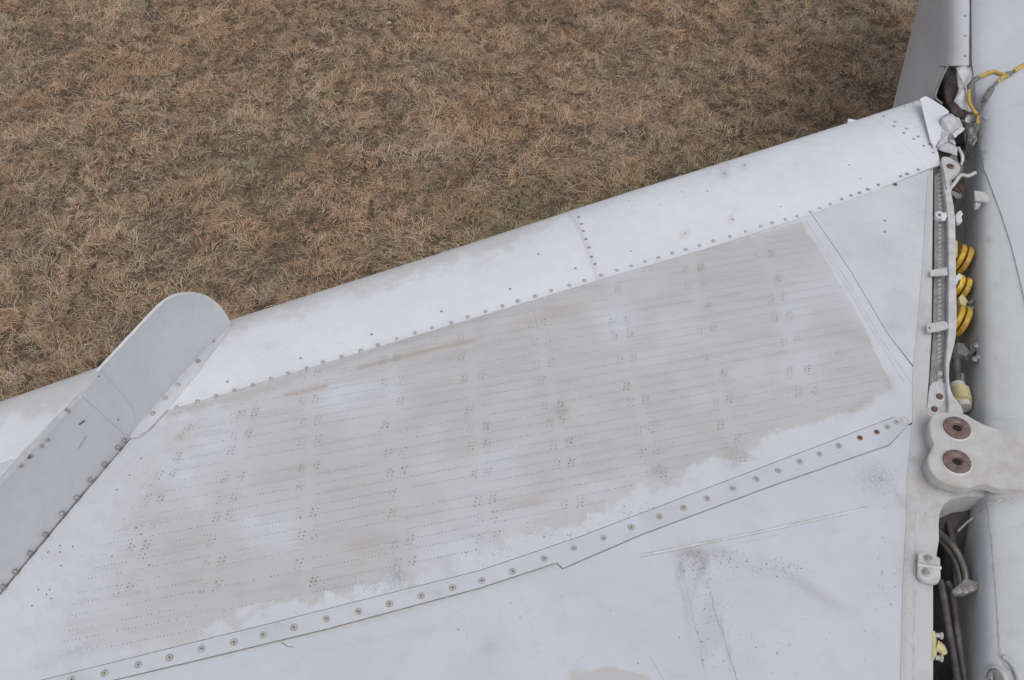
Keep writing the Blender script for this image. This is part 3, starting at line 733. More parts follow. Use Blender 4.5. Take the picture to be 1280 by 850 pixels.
# clips over the channel
def clip(pts, zt, hole=None, nm='clip'):
    c = prism(nm, pline(pts, zt), .006, M['bar'], AC, .001)
    if hole:
        o = bpy.data.objects.new('hole', lathe_me([(.0035, -.001), (.0035, .0004), (.001, .0004)], 10, [M['seam']])); COL.objects.link(o); o.parent = c  # flat dark disc; the shade inside the hole is put into its colour
        o.matrix_world = Matrix.Translation(U(*hole, zt))
    return c
clip([(1163, 338), (1168, 336.5), (1184, 334), (1185, 343), (1182, 343.5), (1168, 344), (1163.5, 344.5)], Z0+.018)
clip([(1158.5, 407), (1160, 404.5), (1180, 401), (1184, 403), (1185.5, 409), (1183, 411), (1161, 415.5), (1158.5, 413)], Z0+.02, (1162, 410))
ring_me = lathe_me([(.016, -.012), (.016, .006), (.013, .008), (.009, .006), (.008, -.008), (.001, -.008)], 16, [M['rim'], M['seam']], [0, 0, 0, 0, 1])
o = obj('guide_ring', ring_me, AC); o.location = Vector(U(1174.5, 270, Z0+.004)); 
prism('clip', pline([(1176, 266), (1183, 265), (1184, 270), (1182, 275), (1177, 275)], Z0+.012), .006, M['rim'], AC, .001)
# clip with two bolts at the lower gap
cl = prism('clip', pline([(1148, 692), (1152, 690), (1168, 693), (1175.5, 698), (1175.5, 712), (1176, 722), (1173, 728), (1168, 729), (1153, 725), (1147.5, 718)], Z0+.010), .012, M['bar'], AC, .0015)
tube([U(1147, 706, Z0+.011), U(1160, 708, Z0+.013), U(1176, 710, Z0+.011)], .005, 'pressed_rib', M['bar'], cl)
BOLT2 = lathe_me([(.0105, -.002), (.0105, .0025), (.008, .003), (.008, .006), (.0055, .0085)], 14, [M['rivet_p'], M['rivet']], [0, 0, 1, 1, 1])
for x, y in ((1160.3, 698.5), (1157.3, 716.2)):
    o = bpy.data.objects.new('bolt', BOLT2); COL.objects.link(o); o.parent = cl; o.matrix_world = Matrix.Translation(U(x, y, Z0+.011))

# ---- big joint lug
lug_px = spline2([(1162, 527), (1168, 518), (1179, 515), (1202, 516), (1218, 524), (1233, 531.5), (1256, 539), (1290, 551), (1340, 562), (1400, 570), (1410, 600), (1400, 625), (1340, 618), (1285, 613), (1262, 611.5), (1247, 610), (1233, 606), (1222, 606), (1210, 610), (1197, 608), (1180, 603), (1166, 593), (1160, 577), (1162, 566), (1167, 556), (1163, 543)], 4)
prism('joint_base', [U(x-4 if x < 1200 else x, y+2, Z0+.014) for x, y in lug_px], .05, M['cast'], AC, .004)
lug = prism('joint_lug', [U(x, y, Z0+.046) for x, y in lug_px], .026, M['cast'], AC, .002)
BW = lathe_me([(.0435, -.003), (.0435, .001), (.0425, .003), (.041, .0035), (.0405, .006), (.039, .0085), (.033, .0095), (.0165, .0095), (.015, .0085), (.0145, .004), (.0135, .0035), (.0125, .003), (.012, .0012), (.002, .0012)], 36, [M['rim'], M['bush'], M['rust'], M['black']], [0, 0, 0, 1, 1, 1, 1, 1, 2, 2, 2, 3, 3, 3])
for x, y in ((1195.5, 536), (1195.5, 578)):
    o = bpy.data.objects.new('bushing', BW); COL.objects.link(o); o.parent = lug; o.matrix_world = Matrix.Translation(U(x, y, Z0+.047)) @ Matrix.Scale(.88, 4)
# small lug with rusty eye at the front end of the root
l2 = prism('front_lug', pline(spline2([(1177, 198), (1184, 196), (1194, 201), (1200, 207), (1200, 213), (1195, 218), (1188, 224), (1184, 236), (1180, 215)], 3), Z0+.02), .02, M['cast'], AC, .0015)
o = bpy.data.objects.new('bushing', lathe_me([(.0115, -.002), (.0115, .002), (.009, .003), (.005, .003), (.004, .001), (.001, .001)], 16, [M['rust'], M['black']], [0, 0, 0, 0, 1])); COL.objects.link(o); o.parent = l2; o.matrix_world = Matrix.Translation(U(1188, 208, Z0+.021)) @ Matrix.Scale(1.1, 4)

# ---- wing fence
B0 = W(163, 545); B1 = W(0, 742)
fdir = (B1-B0)[:2]; fdir /= np.linalg.norm(fdir)
fn2 = np.array([-fdir[1], fdir[0]])
def VP(px, py, o=0.):
    r = ray(px, py); c = np.array([0, 0, HC]); A = B0[:2]+fn2*o
    t = ((A-c[:2]) @ fn2)/(r[:2] @ fn2); return c+r*t
base_px = [(288, 404), (262, 434), (232, 470), (205, 502), (163, 544), (120, 596), (80, 644), (36, 698), (0, 742)]
def fence_sheet(name, top_px, bot, m, o=0., th=.004, parent=AC, bev=.0008):
    pts = [VP(x, y, o) for x, y in top_px]+[VP(x, y, o)+np.array([0, 0, dz]) for x, y, dz in bot]
    return prism(name, pts, th, m, parent, bev, down=(-fn2[0]*FS, -fn2[1]*FS, 0))
cp = np.array([0, 0]); FS = 1 if ((np.array([0, 0])-B0[:2]) @ fn2) > 0 else -1   # extrude away from the camera side
def face_mesh(name, outline, o, th, m, fn=attr_zero):
    ob = fence_sheet(name, outline, [], m, o, th)
    put_attrs(ob.data, fn); return ob
nose = [tuple(p) for p in spline2([(122, 465), (150, 435), (176, 407), (200, 382), (216, 371), (235, 367), (256, 370), (272, 381), (282, 393), (288, 405)], 3, closed=False)]
front = face_mesh('fence_front_plate', nose+[(280, 424), (240, 470), (212, 504), (170, 553), (158, 541)], 0, .006, M['fence'])
# rolled rim on the top edge
rimpts = [VP(x, y, 0)-np.array([fn2[0], fn2[1], 0])*FS*.003 for x, y in nose]
tube(rimpts, .0042, 'rim', M['rim'], front, 8, 1)
strap = face_mesh('fence_strap', [(101, 493), (126, 463), (150, 490), (167, 513), (168, 524), (163, 541), (157, 544)], FS*.0022, .002, M['fence'])
rear = face_mesh('fence_rear_plate', [(-260, 935), (-260, 905), (-60, 668), (18, 580), (60, 536), (101, 492), (128, 516), (159, 542), (163, 546), (120, 597), (80, 645), (0, 743), (-100, 862), (-200, 984)], -FS*.0004, .005, M['fence'])
fl_top = face_mesh('fence_edge_strip', [(-60, 662), (17, 576.5), (60, 531), (100, 489), (105, 494), (62, 543), (22, 584), (-50, 668)], FS*.0014, .003, M['rim'])
def on_fence(px, py, o=0.):
    p = VP(px, py, o*FS); return p, np.array([fn2[0]*FS, fn2[1]*FS, 0.0])
for x, y in ((165, 347), (172, 352), (77, 465), (105, 440), (120, 425), (52, 490)):
    pin('rivet', RIVD, x/2.024, 340+y/2.024, fl_top, .002, .75, on_fence)
for x, y in ((73, 468),): pin('rivet', RUSTR, x/2.024, 340+y/2.024, fl_top, .002, .6, on_fence)
for x, y in ((248, 263), (297, 373)): pin('rivet', RIVD, x/2.024, 340+y/2.024, strap, .0005, .7, on_fence)
for L_ in ([(99, 531), (103, 528), (106, 526)], [(98, 561), (104, 552), (107, 545)]):
    q_ = [VP(x, y, FS*.0012) for x, y in L_]
    tube(q_, .0009 if L_[0][0] == 98 else .0016, 'scratch', M['seam'] if L_[0][0] == 99 else M['rivet'], rear, 5, 2)
# foot flange lying against the wing with its rivets
foot = panel('fence_foot', [(288, 401), (275, 402), (240, 440), (200, 488), (171, 518), (160, 541), (165, 549), (173, 547), (186, 538), (214, 508), (246, 470), (278, 426), (292, 406)], zw, Z0, M['fence'], AC, off=.006, res=.01, skirt=.007)
c5 = lambda L: [(x/2.024, 340+y/2.024) for x, y in L]
for x, y in c5([(572, 143), (540, 180), (503, 230), (452, 290), (420, 323), (388, 362), (358, 373), (335, 400)]): pin('rivet', RIV if x < 230 else RIVD, x, y, foot, .006, 1.25)
for x, y in c5([(312, 425), (296, 443), (262, 485), (226, 525), (192, 570), (155, 610), (112, 663), (73, 710), (36, 757), (5, 795)]): pin('rivet', RIVD, x, y, rear, .0035, 1.15, on_fence)
bead('sealant_shadow_line', [(-40, 790), (0, 743), (80, 646), (163, 548)], M['wireg'], main, .006, .003, fun=lambda x, y: W(x, y))
bead('skin_lap_edge', [(1007, 276), (1056, 346), (1102, 425), (1140, 480)], M['paint'], main, .004, .0014)
bead('sealant_shadow_line', [(1003, 277), (1052, 348), (1098, 426), (1130, 478)], M['tan'], main, .0016, .0005)
bead('sealant_shadow_line', [(163, 549), (173, 548), (186, 539), (214, 509), (246, 471), (278, 427), (292, 407)], M['seam'], foot, .0026, .0006)

# =====================================================================  fuselage
def fuselage():
    Q = np.concatenate([np.arange(-2.0, 0.3, .12), np.arange(.3, 4.6, .02), np.arange(4.6, 6.5, .1)]); V = []; Fc = []
    prof = [(p, z) for p, z in FPs]+[(1.62, 1.3), (1.4, 1.0), (.7, .9), (.1, 1.05), (-.25, 1.4)]
    for q in Q:
        for p, z in prof:
            pp = max(p, .12 if z > 1.62 else .34) if q > 3.35 and p < .12 else p
            x = fp*(P0+pp-float(fshift(q)))+fd*q; V.append((x[0], x[1], z))
    n = len(prof)
    for i in range(len(Q)-1):
        for k in range(n): Fc.append((i*n+k, i*n+(k+1) % n, (i+1)*n+(k+1) % n, (i+1)*n+k))
    me = mesh_from(V, Fc); me.set_sharp_from_angle(angle=math.radians(60)); put_attrs(me, attr_fus)
    bm = bmesh.new(); bm.from_mesh(me); bmesh.ops.recalc_face_normals(bm, faces=bm.faces); bm.to_mesh(me); bm.free()
    return obj('fuselage_skin', me, AC, M['fus'])
FU = fuselage()
fcov = lambda X, Y: (-40+0*X, .3*np.clip(fbm(X, Y, 40, 6)-.5, 0, 1)+blobs(X, Y, [(1225, 150, 8, 20, .3, 0), (1224, 215, 8, 20, .3, 0)]), .1*fbm(X, Y, 30, 2), 0*X)
panel('spine_cover', [(1213, -120), (1213.5, 0), (1214, 80), (1218, 120), (1222, 180), (1230, 215), (1240, 240), (1252, 272), (1264, 310), (1274, 350), (1290, 420), (1310, 520), (1345, 700), (1400, 850), (1620, 850), (1560, -120)], zf, 2.05, M['cover'], AC, off=.006, res=.02, skirt=.010, fn=fcov)
bead('sealant_shadow_line', [(1235, 628), (1237, 650), (1241, 688), (1246, 755), (1250, 820), (1256, 832), (1275, 850)], M['rivet_p'], FU, .005, .002, fun=Fh)
bead('sealant_shadow_line', [(1256, 622), (1230, 636), (1210, 652), (1197, 664)], M['rivet_p'], FU, .006, .002, fun=Fh)
# forward side wall with rolled shoulder
def side_wall():
    rows_y = [-160, -100, -50, 0, 30, 60, 83, 85, 105, 125, 150]; V = []; Fc = []; n = None
    for y in rows_y:
        t = y/138; xl = 1150-34*t
        cols = [(xl+4, 1.30), (xl, 1.42), (xl+.5*(1174-xl), 1.66), (1174+.5*t, 1.88)]
        if y < 85: cols += [(1183, 1.965), (1190, 2.01), (1198, 2.035), (1206, 2.045), (1213, 2.05)]
        else: cols += [(1175.5, 1.885), (1177, 1.89), (1178.5, 1.895), (1180, 1.90), (1181, 1.905)]; cols[3] = (float(np.interp(y, [85, 105, 125, 150], [1184, 1175, 1169, 1176])), 1.96)
        n = len(cols)
        for x, z in cols: V.append(U(x, y, z))
    for i in range(len(rows_y)-1):
        for k in range(n-1):
            if rows_y[i] >= 83 and k >= 3: continue
            Fc.append((i*n+k, i*n+k+1, (i+1)*n+k+1, (i+1)*n+k))
    me = mesh_from(V, Fc); me.set_sharp_from_angle(angle=math.radians(50)); put_attrs(me, attr_zero)
    o = obj('side_wall', me, AC, M['fence']); md = o.modifiers.new('thickness', 'SOLIDIFY'); md.thickness = .004; md.offset = -1; md.use_rim = False
    return o
sw = side_wall()
bead('sealant_shadow_line', [(1213, -120), (1213, 0), (1212.5, 84)], M['brown'], sw, .006, .002, fun=lambda x, y: U(x, y, 2.055))
for y in (20, 45, 70):
    o = bpy.data.objects.new('rivet', RIVD); COL.objects.link(o); o.parent = sw; o.matrix_world = Matrix.Translation(U(1207, y, 2.05)) @ Matrix.Scale(.9, 4)

# ---- torn metal and dark opening at the front of the joint
def sheet(name, pts, m, parent=AC, th=.003, sub=True):
    V = [U(x, y, z) for x, y, z in pts]
    V = [V[i]+(V[(i+1) % len(V)]-V[i])*t+np.array([random.uniform(-.002, .002) for _ in range(3)])*(t > 0) for i in range(len(V)) for t in (0, .35, .7)]; n = len(V); c = sum(V)/n; V2 = list(V); Fc = []
    for j, f in enumerate((.72, .4)):
        V2 += [c+(v-c)*f+np.array([0, 0, .006*math.sin(i*.7+j*2)+.002]) for i, v in enumerate(V)]
        Fc += [(j*n+i, j*n+(i+1) % n, (j+1)*n+(i+1) % n, (j+1)*n+i) for i in range(n)]
    V2.append(c+np.array([0, 0, .003])); Fc += [(2*n+i, 2*n+(i+1) % n, 3*n) for i in range(n)]
    me = mesh_from(V2, Fc, True); bm = bmesh.new(); bm.from_mesh(me); bmesh.ops.recalc_face_normals(bm, faces=bm.faces)
    if bm.faces[0].normal.z < 0: bmesh.ops.reverse_faces(bm, faces=bm.faces)
    bm.to_mesh(me); bm.free()
    o = obj(name, me, parent, m); md = o.modifiers.new('thickness', 'SOLIDIFY'); md.thickness = th; md.offset = -1
    return o
sheet('bay_shade', [(1181, 84, 2.0), (1197, 86, 2.0), (1204, 115, 1.97), (1215, 140, 1.9), (1222, 190, 1.88), (1226, 240, 1.86), (1190, 240, 1.8), (1186, 205, 1.8), (1172, 190, 1.84), (1180, 145, 1.86), (1168, 122, 1.9)], M['dark'])  # near-black sheet stands in for the shade inside the opening
tube([U(x, y, z) for x, y, z in ((1184, 83, 2.035), (1176, 100, 2.01), (1170, 116, 1.99), (1170, 123, 1.985), (1178, 130, 1.98))], .0045, 'opening_rim', M['castside'], AC, 8)
sheet('torn_skin', [(1195, 84, 2.07), (1208, 82, 2.06), (1213, 86, 2.06), (1212, 100, 2.06), (1207, 108, 2.055), (1209, 122, 2.04), (1216, 134, 2.03), (1214, 140, 2.02), (1202, 136, 2.02), (1192, 126, 2.02), (1198, 112, 2.03), (1196, 98, 2.045)], M['torn'])
tube([U(x, y, z) for x, y, z in ((1191, 98, 1.97), (1188, 112, 1.97), (1186, 124, 1.965), (1189, 134, 1.96), (1196, 143, 1.96), (1204, 150, 1.95))], lambda t: .017+.006*math.sin(t*9), 'burnt_duct', M['brown'], AC, 9)
sheet('torn_skin', [(1176, 146, 2.03), (1186, 141, 2.03), (1199, 147, 2.035), (1204, 157, 2.03), (1198, 163, 2.03), (1186, 175, 2.02), (1194, 182, 2.02), (1196, 192, 2.01), (1176, 188, 2.005), (1170, 182, 2.0), (1173, 160, 2.0)], M['torn'])
sheet('torn_skin', [(1184, 177, 2.025), (1197, 185, 2.03), (1196.5, 194, 2.03), (1172, 186, 2.01)], M['torn'])
sheet('torn_bracket', [(1206, 142, 2.0), (1218, 142, 2.0), (1219, 160, 2.0), (1222, 175, 1.99), (1216, 184, 1.97), (1206, 178, 1.97), (1204, 160, 1.98)], M['castside'])
sheet('torn_bracket', [(1208, 143, 2.015), (1214, 147, 2.015), (1210, 154, 2.01), (1206, 150, 2.01)], M['rim'])
tube([U(x, y, z) for x, y, z in ((1186, 238, 1.99), (1194, 228, 2.0), (1201, 219, 2.0), (1210, 220, 2.0), (1219, 216, 2.0))], .0065, 'link_rod', M['cast'], AC, 8)
sheet('dirty_block', [(1190, 218, 1.95), (1206, 220, 1.96), (1208, 234, 1.95), (1200, 242, 1.93), (1190, 238, 1.93)], M['brown'])
tube([U(x, y, z) for x, y, z in ((1198, 185, 1.99), (1203, 196, 1.99), (1202, 206, 1.97))], .006, 'link_rod', M['rim'], AC, 8)
prism('side_bracket', pline([(1218, 238), (1232, 240), (1237, 247), (1236, 252), (1219, 249)], 2.03), .008, M['bar'], AC, .001)
prism('side_bracket', pline([(1219, 250), (1227, 251), (1226, 256), (1220, 257)], 2.015), .02, M['bar'], AC, .001)
capp = prism('root_cap_plate', [U(x, y, z) for x, y, z in [(1150, 123.5, 2.003), (1157, 120, 2.003), (1168, 126, 2.006), (1179, 133, 2.008), (1186, 139, 2.01), (1184, 150, 2.012), (1181, 162, 2.012), (1175, 173, 2.012), (1168, 185, 2.01), (1163, 176, 2.008), (1158, 156, 2.006)]], .003, M['paint_le'], AC, 0); put_attrs(capp.data, attr_zero)
sheet('torn_skin', [(1190, 168, 2.04), (1203, 158, 2.05), (1206, 160, 2.05), (1200, 167, 2.04), (1193, 173, 2.035)], M['rim'])
sheet('torn_bracket', [(1186, 128, 2.0), (1194, 126, 2.02), (1201, 136, 2.02), (1206, 146, 2.01), (1200, 148, 2.0), (1190, 141, 2.0)], M['brown'])
sheet('torn_bracket', [(1195, 190, 1.98), (1212, 186, 1.99), (1215, 200, 1.99), (1206, 206, 1.98), (1198, 202, 1.97)], M['dark'])
sheet('torn_bracket', [(1211, 160, 2.02), (1217, 158, 2.02), (1219, 170, 2.02), (1213, 176, 2.01)], M['bar'])
tube([U(x, y, z) for x, y, z in ((1204, 146, 2.03), (1206, 158, 2.035), (1209, 170, 2.03), (1208, 184, 2.02), (1213, 196, 2.0))], .003, 'loose_wire', M['dark'], AC, 6)
tube([U(x, y, z) for x, y, z in ((1202, 150, 2.04), (1210, 154, 2.045), (1216, 150, 2.04), (1222, 156, 2.04))], .0025, 'loose_wire', M['wireg'], AC, 6)
tube([U(x, y, z) for x, y, z in ((1197, 232, 1.98), (1204, 245, 1.98), (1202, 262, 1.97), (1207, 285, 1.96), (1205, 305, 1.95))], .0025, 'loose_wire', M['dark'], AC, 6)
# bracket behind the leading edge
prism('small_bracket', [U(x, y, 1.93) for x, y in ((1060, 148), (1072, 150), (1086, 147), (1100, 144), (1100, 160), (1060, 164))], .01, M['rim'], AC, .001)
prism('fitting', pline(spline2([(1195, 268), (1200, 263), (1204, 266), (1202, 271), (1203, 276), (1198, 279), (1195, 275)], 3), 1.97), .012, M['rim'], AC, .001)

# ---- yellow pulleys, each two flanges on a hub
def pulley(px, py, z, r, tilt):
    root = bpy.data.objects.new('pulley', lathe_me([(r*.3, -.012), (r*.5, -.010), (r*.62, -.006), (r*.7, 0), (r*.62, .006), (r*.5, .010), (r*.3, .012)], 24, [M['dark']])); COL.objects.link(root); root.parent = AC
    axis = Vector((fp[0], fp[1], 0))*math.cos(tilt)+Vector((-fd[0], -fd[1], 0))*math.sin(tilt)+Vector((0, 0, -.22))
    mw = frame_at(U(px, py, z), axis, (0, 0, 1)); root.matrix_world = mw
    fl = lathe_me([(r*.25, -.008), (r*.6, -.008), (r*.93, -.0075), (r, -.003), (r, .003), (r*.95, .008), (r*.75, .008), (r*.3, .005)], 28, [M['yellow']])
    bpy.context.view_layer.update()
    for s in (-1, 1):
        o = bpy.data.objects.new('pulley_flange', fl); COL.objects.link(o); o.parent = root
        o.matrix_world = mw @ Matrix.Translation((0, 0, s*.0105)) @ (Matrix.Rotation(math.pi, 4, 'X') if s < 0 else Matrix())
    o = bpy.data.objects.new('pulley_hub', lathe_me([(.011, -.024), (.011, .022), (.007, .024), (.007, .029)], 12, [M['steel']])); COL.objects.link(o); o.parent = root; o.matrix_world = mw
pulley(1200, 325, 1.93, .050, .12); pulley(1200, 360, 1.93, .040, .12); pulley(1197, 401, 1.93, .052, .12)
prism('tab', pline([(1194, 300), (1197, 301), (1197, 320), (1194, 322)], 1.98), .006, M['yellowp'], AC)
prism('pulley_bracket', pline([(1194, 346), (1199, 341), (1203, 344), (1202, 348), (1198, 350), (1197, 354), (1194, 356)], 1.975), .006, M['rim'], AC, .001)
prism('pulley_bracket', pline([(1198, 372), (1203, 367), (1210, 376), (1206, 382), (1201, 380)], 1.98), .02, M['yellowp'], AC, .001)
tube([U(1210, 380, 1.95), U(1219, 376, 1.95), U(1220, 392, 1.94), U(1218, 402, 1.94)], .005, 'lever', M['wireg'], AC, 8)
tube([U(1205, 384, 1.955), U(1216, 386, 1.95)], .007, 'lever', M['steel'], AC, 8)
# hydraulic elbow
k = tube([U(x, y, z) for x, y, z in ((1197, 486, 1.93), (1196.5, 470, 1.94), (1196, 455, 1.945), (1197, 444, 1.95), (1204, 438, 1.96), (1214, 438, 1.96), (1221, 440, 1.96))], .0115, 'hydraulic_elbow', M['pipe'], AC, 12)
tube([U(1199, 433, 1.96), U(1200, 448, 1.96)], .019, 'union_nut', M['steel'], k, 6, 1)
tube([U(1202, 445, 1.96), U(1209, 441, 1.965)], .020, 'union_nut', M['steel'], k, 6, 1)
tube([U(1210, 438, 1.965), U(1216, 439, 1.965)], .017, 'union_nut', M['pipe'], k, 6, 1)
prism('elbow_bracket', pline([(1219, 430), (1224, 430), (1226, 440), (1226, 452), (1219, 453), (1217, 446), (1221, 442)], 1.975), .008, M['steel'], AC, .001)
for x, y in ((1220, 432), (1223, 446), (1218, 449)):
    o = bpy.data.objects.new('bolt', BOLT2); COL.objects.link(o); o.parent = k; o.matrix_world = Matrix.Translation(U(x, y, 1.978)) @ Matrix.Scale(.7, 4)
tube([U(1198, 470, 1.93), U(1198.5, 482, 1.93)], .018, 'union_nut', M['castside'], k, 6, 1)
tube([U(1196.5, 481, 1.935), U(1198.5, 489, 1.935)], .0215, 'collar', M['cast'], k, 16, 1)
capy = tube([U(1199.5, 488, 1.94), U(1203.5, 503, 1.945)], .0275, 'end_cap', M['yellowp'], k, 8, 1)
tube([U(1203, 501, 1.94), U(1205, 510, 1.94)], .021, 'end_cap', M['cast'], k, 12, 1)

# ---- lower gap: sheet for the bay shade, pipes, clamp, yellow plug
sheet('bay_shade', [(1160, 618, 1.90), (1200, 612, 1.93), (1236, 622, 1.955), (1200, 668, 1.82), (1202, 735, 1.80), (1200, 800, 1.80), (1200, 900, 1.80), (1150, 900, 1.80), (1150, 700, 1.80)], M['dark'])  # shade of the lower gap, put in as a near-black sheet
pc = [tube([U(x+dx, y+dy, z+.04) for x, y, z in L], .0085, 'hydraulic_pipe', M['pipe'], AC, 12) for L, dx, dy in (
    ([(1160, 655, 1.87), (1176, 668, 1.90), (1190, 681, 1.91), (1200, 697, 1.905), (1206, 714, 1.90), (1208, 730, 1.89)], 0, 0),
    ([(1160, 655, 1.87), (1174, 668, 1.885), (1186, 681, 1.89), (1195, 697, 1.89), (1200, 714, 1.885), (1202, 731, 1.88)], -1, 4),
    ([(1183, 628, 1.84), (1186, 650, 1.85), (1191, 672, 1.87), (1194, 695, 1.875), (1196, 715, 1.875), (1197, 735, 1.87)], -1, 0),
    ([(1174, 726, 1.90), (1178, 742, 1.90), (1184, 780, 1.90), (1190, 815, 1.90), (1196, 850, 1.90), (1206, 910, 1.90)], 1, 0),
    ([(1184, 728, 1.89), (1191, 745, 1.89), (1196, 785, 1.89), (1201, 820, 1.89), (1206, 850, 1.89), (1216, 910, 1.89)], 0, 0))]
cb = prism('pipe_clamp', pline([(1200, 729), (1207, 722), (1225, 728), (1226, 734), (1220, 738), (1206, 743), (1192, 743), (1190, 738)], 1.965), .016, M['castside'], AC, .002)
for x, y in ((1198, 738), (1206, 738), (1213, 735)):
    o = bpy.data.objects.new('bolt', BOLT2); COL.objects.link(o); o.parent = cb; o.matrix_world = Matrix.Translation(U(x, y, 1.965)) @ Matrix.Scale(.75, 4)
pl = prism('plug_plate', pline([(1165, 787), (1169, 789), (1171, 800), (1171, 818), (1167, 826), (1165, 826)], 1.985), .02, M['yellowp'], AC, .001)
tube([U(1170, 808, 1.975), U(1176, 811, 1.975), U(1180, 818, 1.97)], lambda t: .016-.008*t, 'plug', M['yellowp'], pl, 10, 3)
for x, y in ((1174, 794), (1174, 822)):
    tube([U(x-5, y, 1.978), U(x+1, y+.5, 1.978)], .006, 'stud', M['rivet_p'], pl, 8, 1); tube([U(x+1, y+.5, 1.978), U(x+4, y+1, 1.978)], .009, 'nut', M['rivet_p'], pl, 6, 1)
# fitting at the bottom right
fit = tube([Fh(1231, 846, .01), Fh(1240, 838, .012), Fh(1250, 843, .012), Fh(1256, 856, .01), Fh(1262, 880, .01)], .008, 'hose_fitting', M['bar'], AC, 10)
tube([Fh(1236, 852, .01), Fh(1240, 843, .012), Fh(1246, 850, .012), Fh(1252, 870, .01)], .011, 'hose', M['castside'], fit, 10)
tube([Fh(1255, 822, .002), Fh(1262, 828, .004), Fh(1270, 842, .006), Fh(1276, 870, .006)], .007, 'pressed_rib', M['fus'], FU, 10)

# ---- loose yellow cables lying over the fuselage (things of their own)
def cable(name, pts, r, m, label, group=None):
    o = tube(pts, r, name, m, None, 9); o['label'] = label; o['category'] = 'cable'
    if group: o['group'] = group
    return o
cz = lambda x, y, o=.01: Fh(x, y, o+.004) if x > 1232 else U(x, y, float(np.interp(x, [1205, 1232], [2.045, Fh(1232, y, o)[2]+.004])))
ca = cable('cable', [cz(1290, 78), cz(1276, 86), cz(1262, 96), cz(1252, 103, .02), cz(1243, 112, .03), cz(1233, 124, .03), cz(1226, 140, .04), cz(1222, 158, .04), cz(1217, 168, .04), cz(1211, 177, .02)], .0055, M['wireg'], 'grey braided cable with yellow sleeve running diagonally from the torn joint to the right edge')
for a in ([(1282, 83), (1274, 87.5), (1266, 93)], [(1258, 98.5), (1248, 107), (1242, 113)], [(1223.5, 146), (1222.5, 150), (1222, 156)]):
    tube([cz(x, y, .010+(.02 if x < 1255 else 0)+(.01 if x < 1230 else 0)) for x, y in a], .0068, 'yellow_sleeve', M['wirey'], ca, 9)
tube([cz(1235, 121, .031), cz(1230, 127, .034)], .011, 'connector', M['wireg'], ca, 8, 1)
cb2 = cable('cable', [cz(1262, 97, .012), cz(1250, 97, .012), cz(1240, 94, .012), cz(1229, 94, .014), cz(1220, 98, .02), cz(1214, 106, .03), cz(1211, 117, .04), cz(1212, 128, .04), cz(1217, 138, .04), cz(1222, 143, .04)], .0065, M['wirey'], 'short yellow cable looping down into the torn opening at the top of the joint')
tube([cz(1222, 97, .021), cz(1215, 104, .030), cz(1211.5, 113, .038)], .0088, 'tape_wrap', M['wireg'], cb2, 9)
tube([cz(1262, 97, .013), cz(1255, 97.5, .013)], .0085, 'connector', M['wireg'], cb2, 8, 1)

# =====================================================================  ground and dry grass
def ground():
    V = [(x, y, 0) for x in (-600, 600) for y in (-600, 900)]
    me = mesh_from([V[0], V[2], V[3], V[1]], [(0, 1, 2, 3)], False)
    m = bpy.data.materials.new('dry_soil'); m.use_nodes = True; n = m.node_tree.nodes; l = m.node_tree.links
    tc = n.new('ShaderNodeTexCoord'); a = n.new('ShaderNodeTexNoise'); a.inputs['Scale'].default_value = 7; a.inputs['Detail'].default_value = 10; a.inputs['Roughness'].default_value = .75
    l.new(tc.outputs['Object'], a.inputs['Vector']); r = n.new('ShaderNodeValToRGB')
    e = r.color_ramp.elements; e[0].position = .35; e[0].color = (.075, .055, .038, 1); e[1].position = .65; e[1].color = (.20, .145, .095, 1)
    l.new(a.outputs[0], r.inputs[0]); l.new(r.outputs[0], n['Principled BSDF'].inputs['Base Color']); n['Principled BSDF'].inputs['Roughness'].default_value = .95
    b = n.new('ShaderNodeBump'); b.inputs['Distance'].default_value = .03; l.new(a.outputs[0], b.inputs['Height']); l.new(b.outputs[0], n['Principled BSDF'].inputs['Normal'])
    o = obj('ground', me, None, m); o['kind'] = 'structure'
ground()

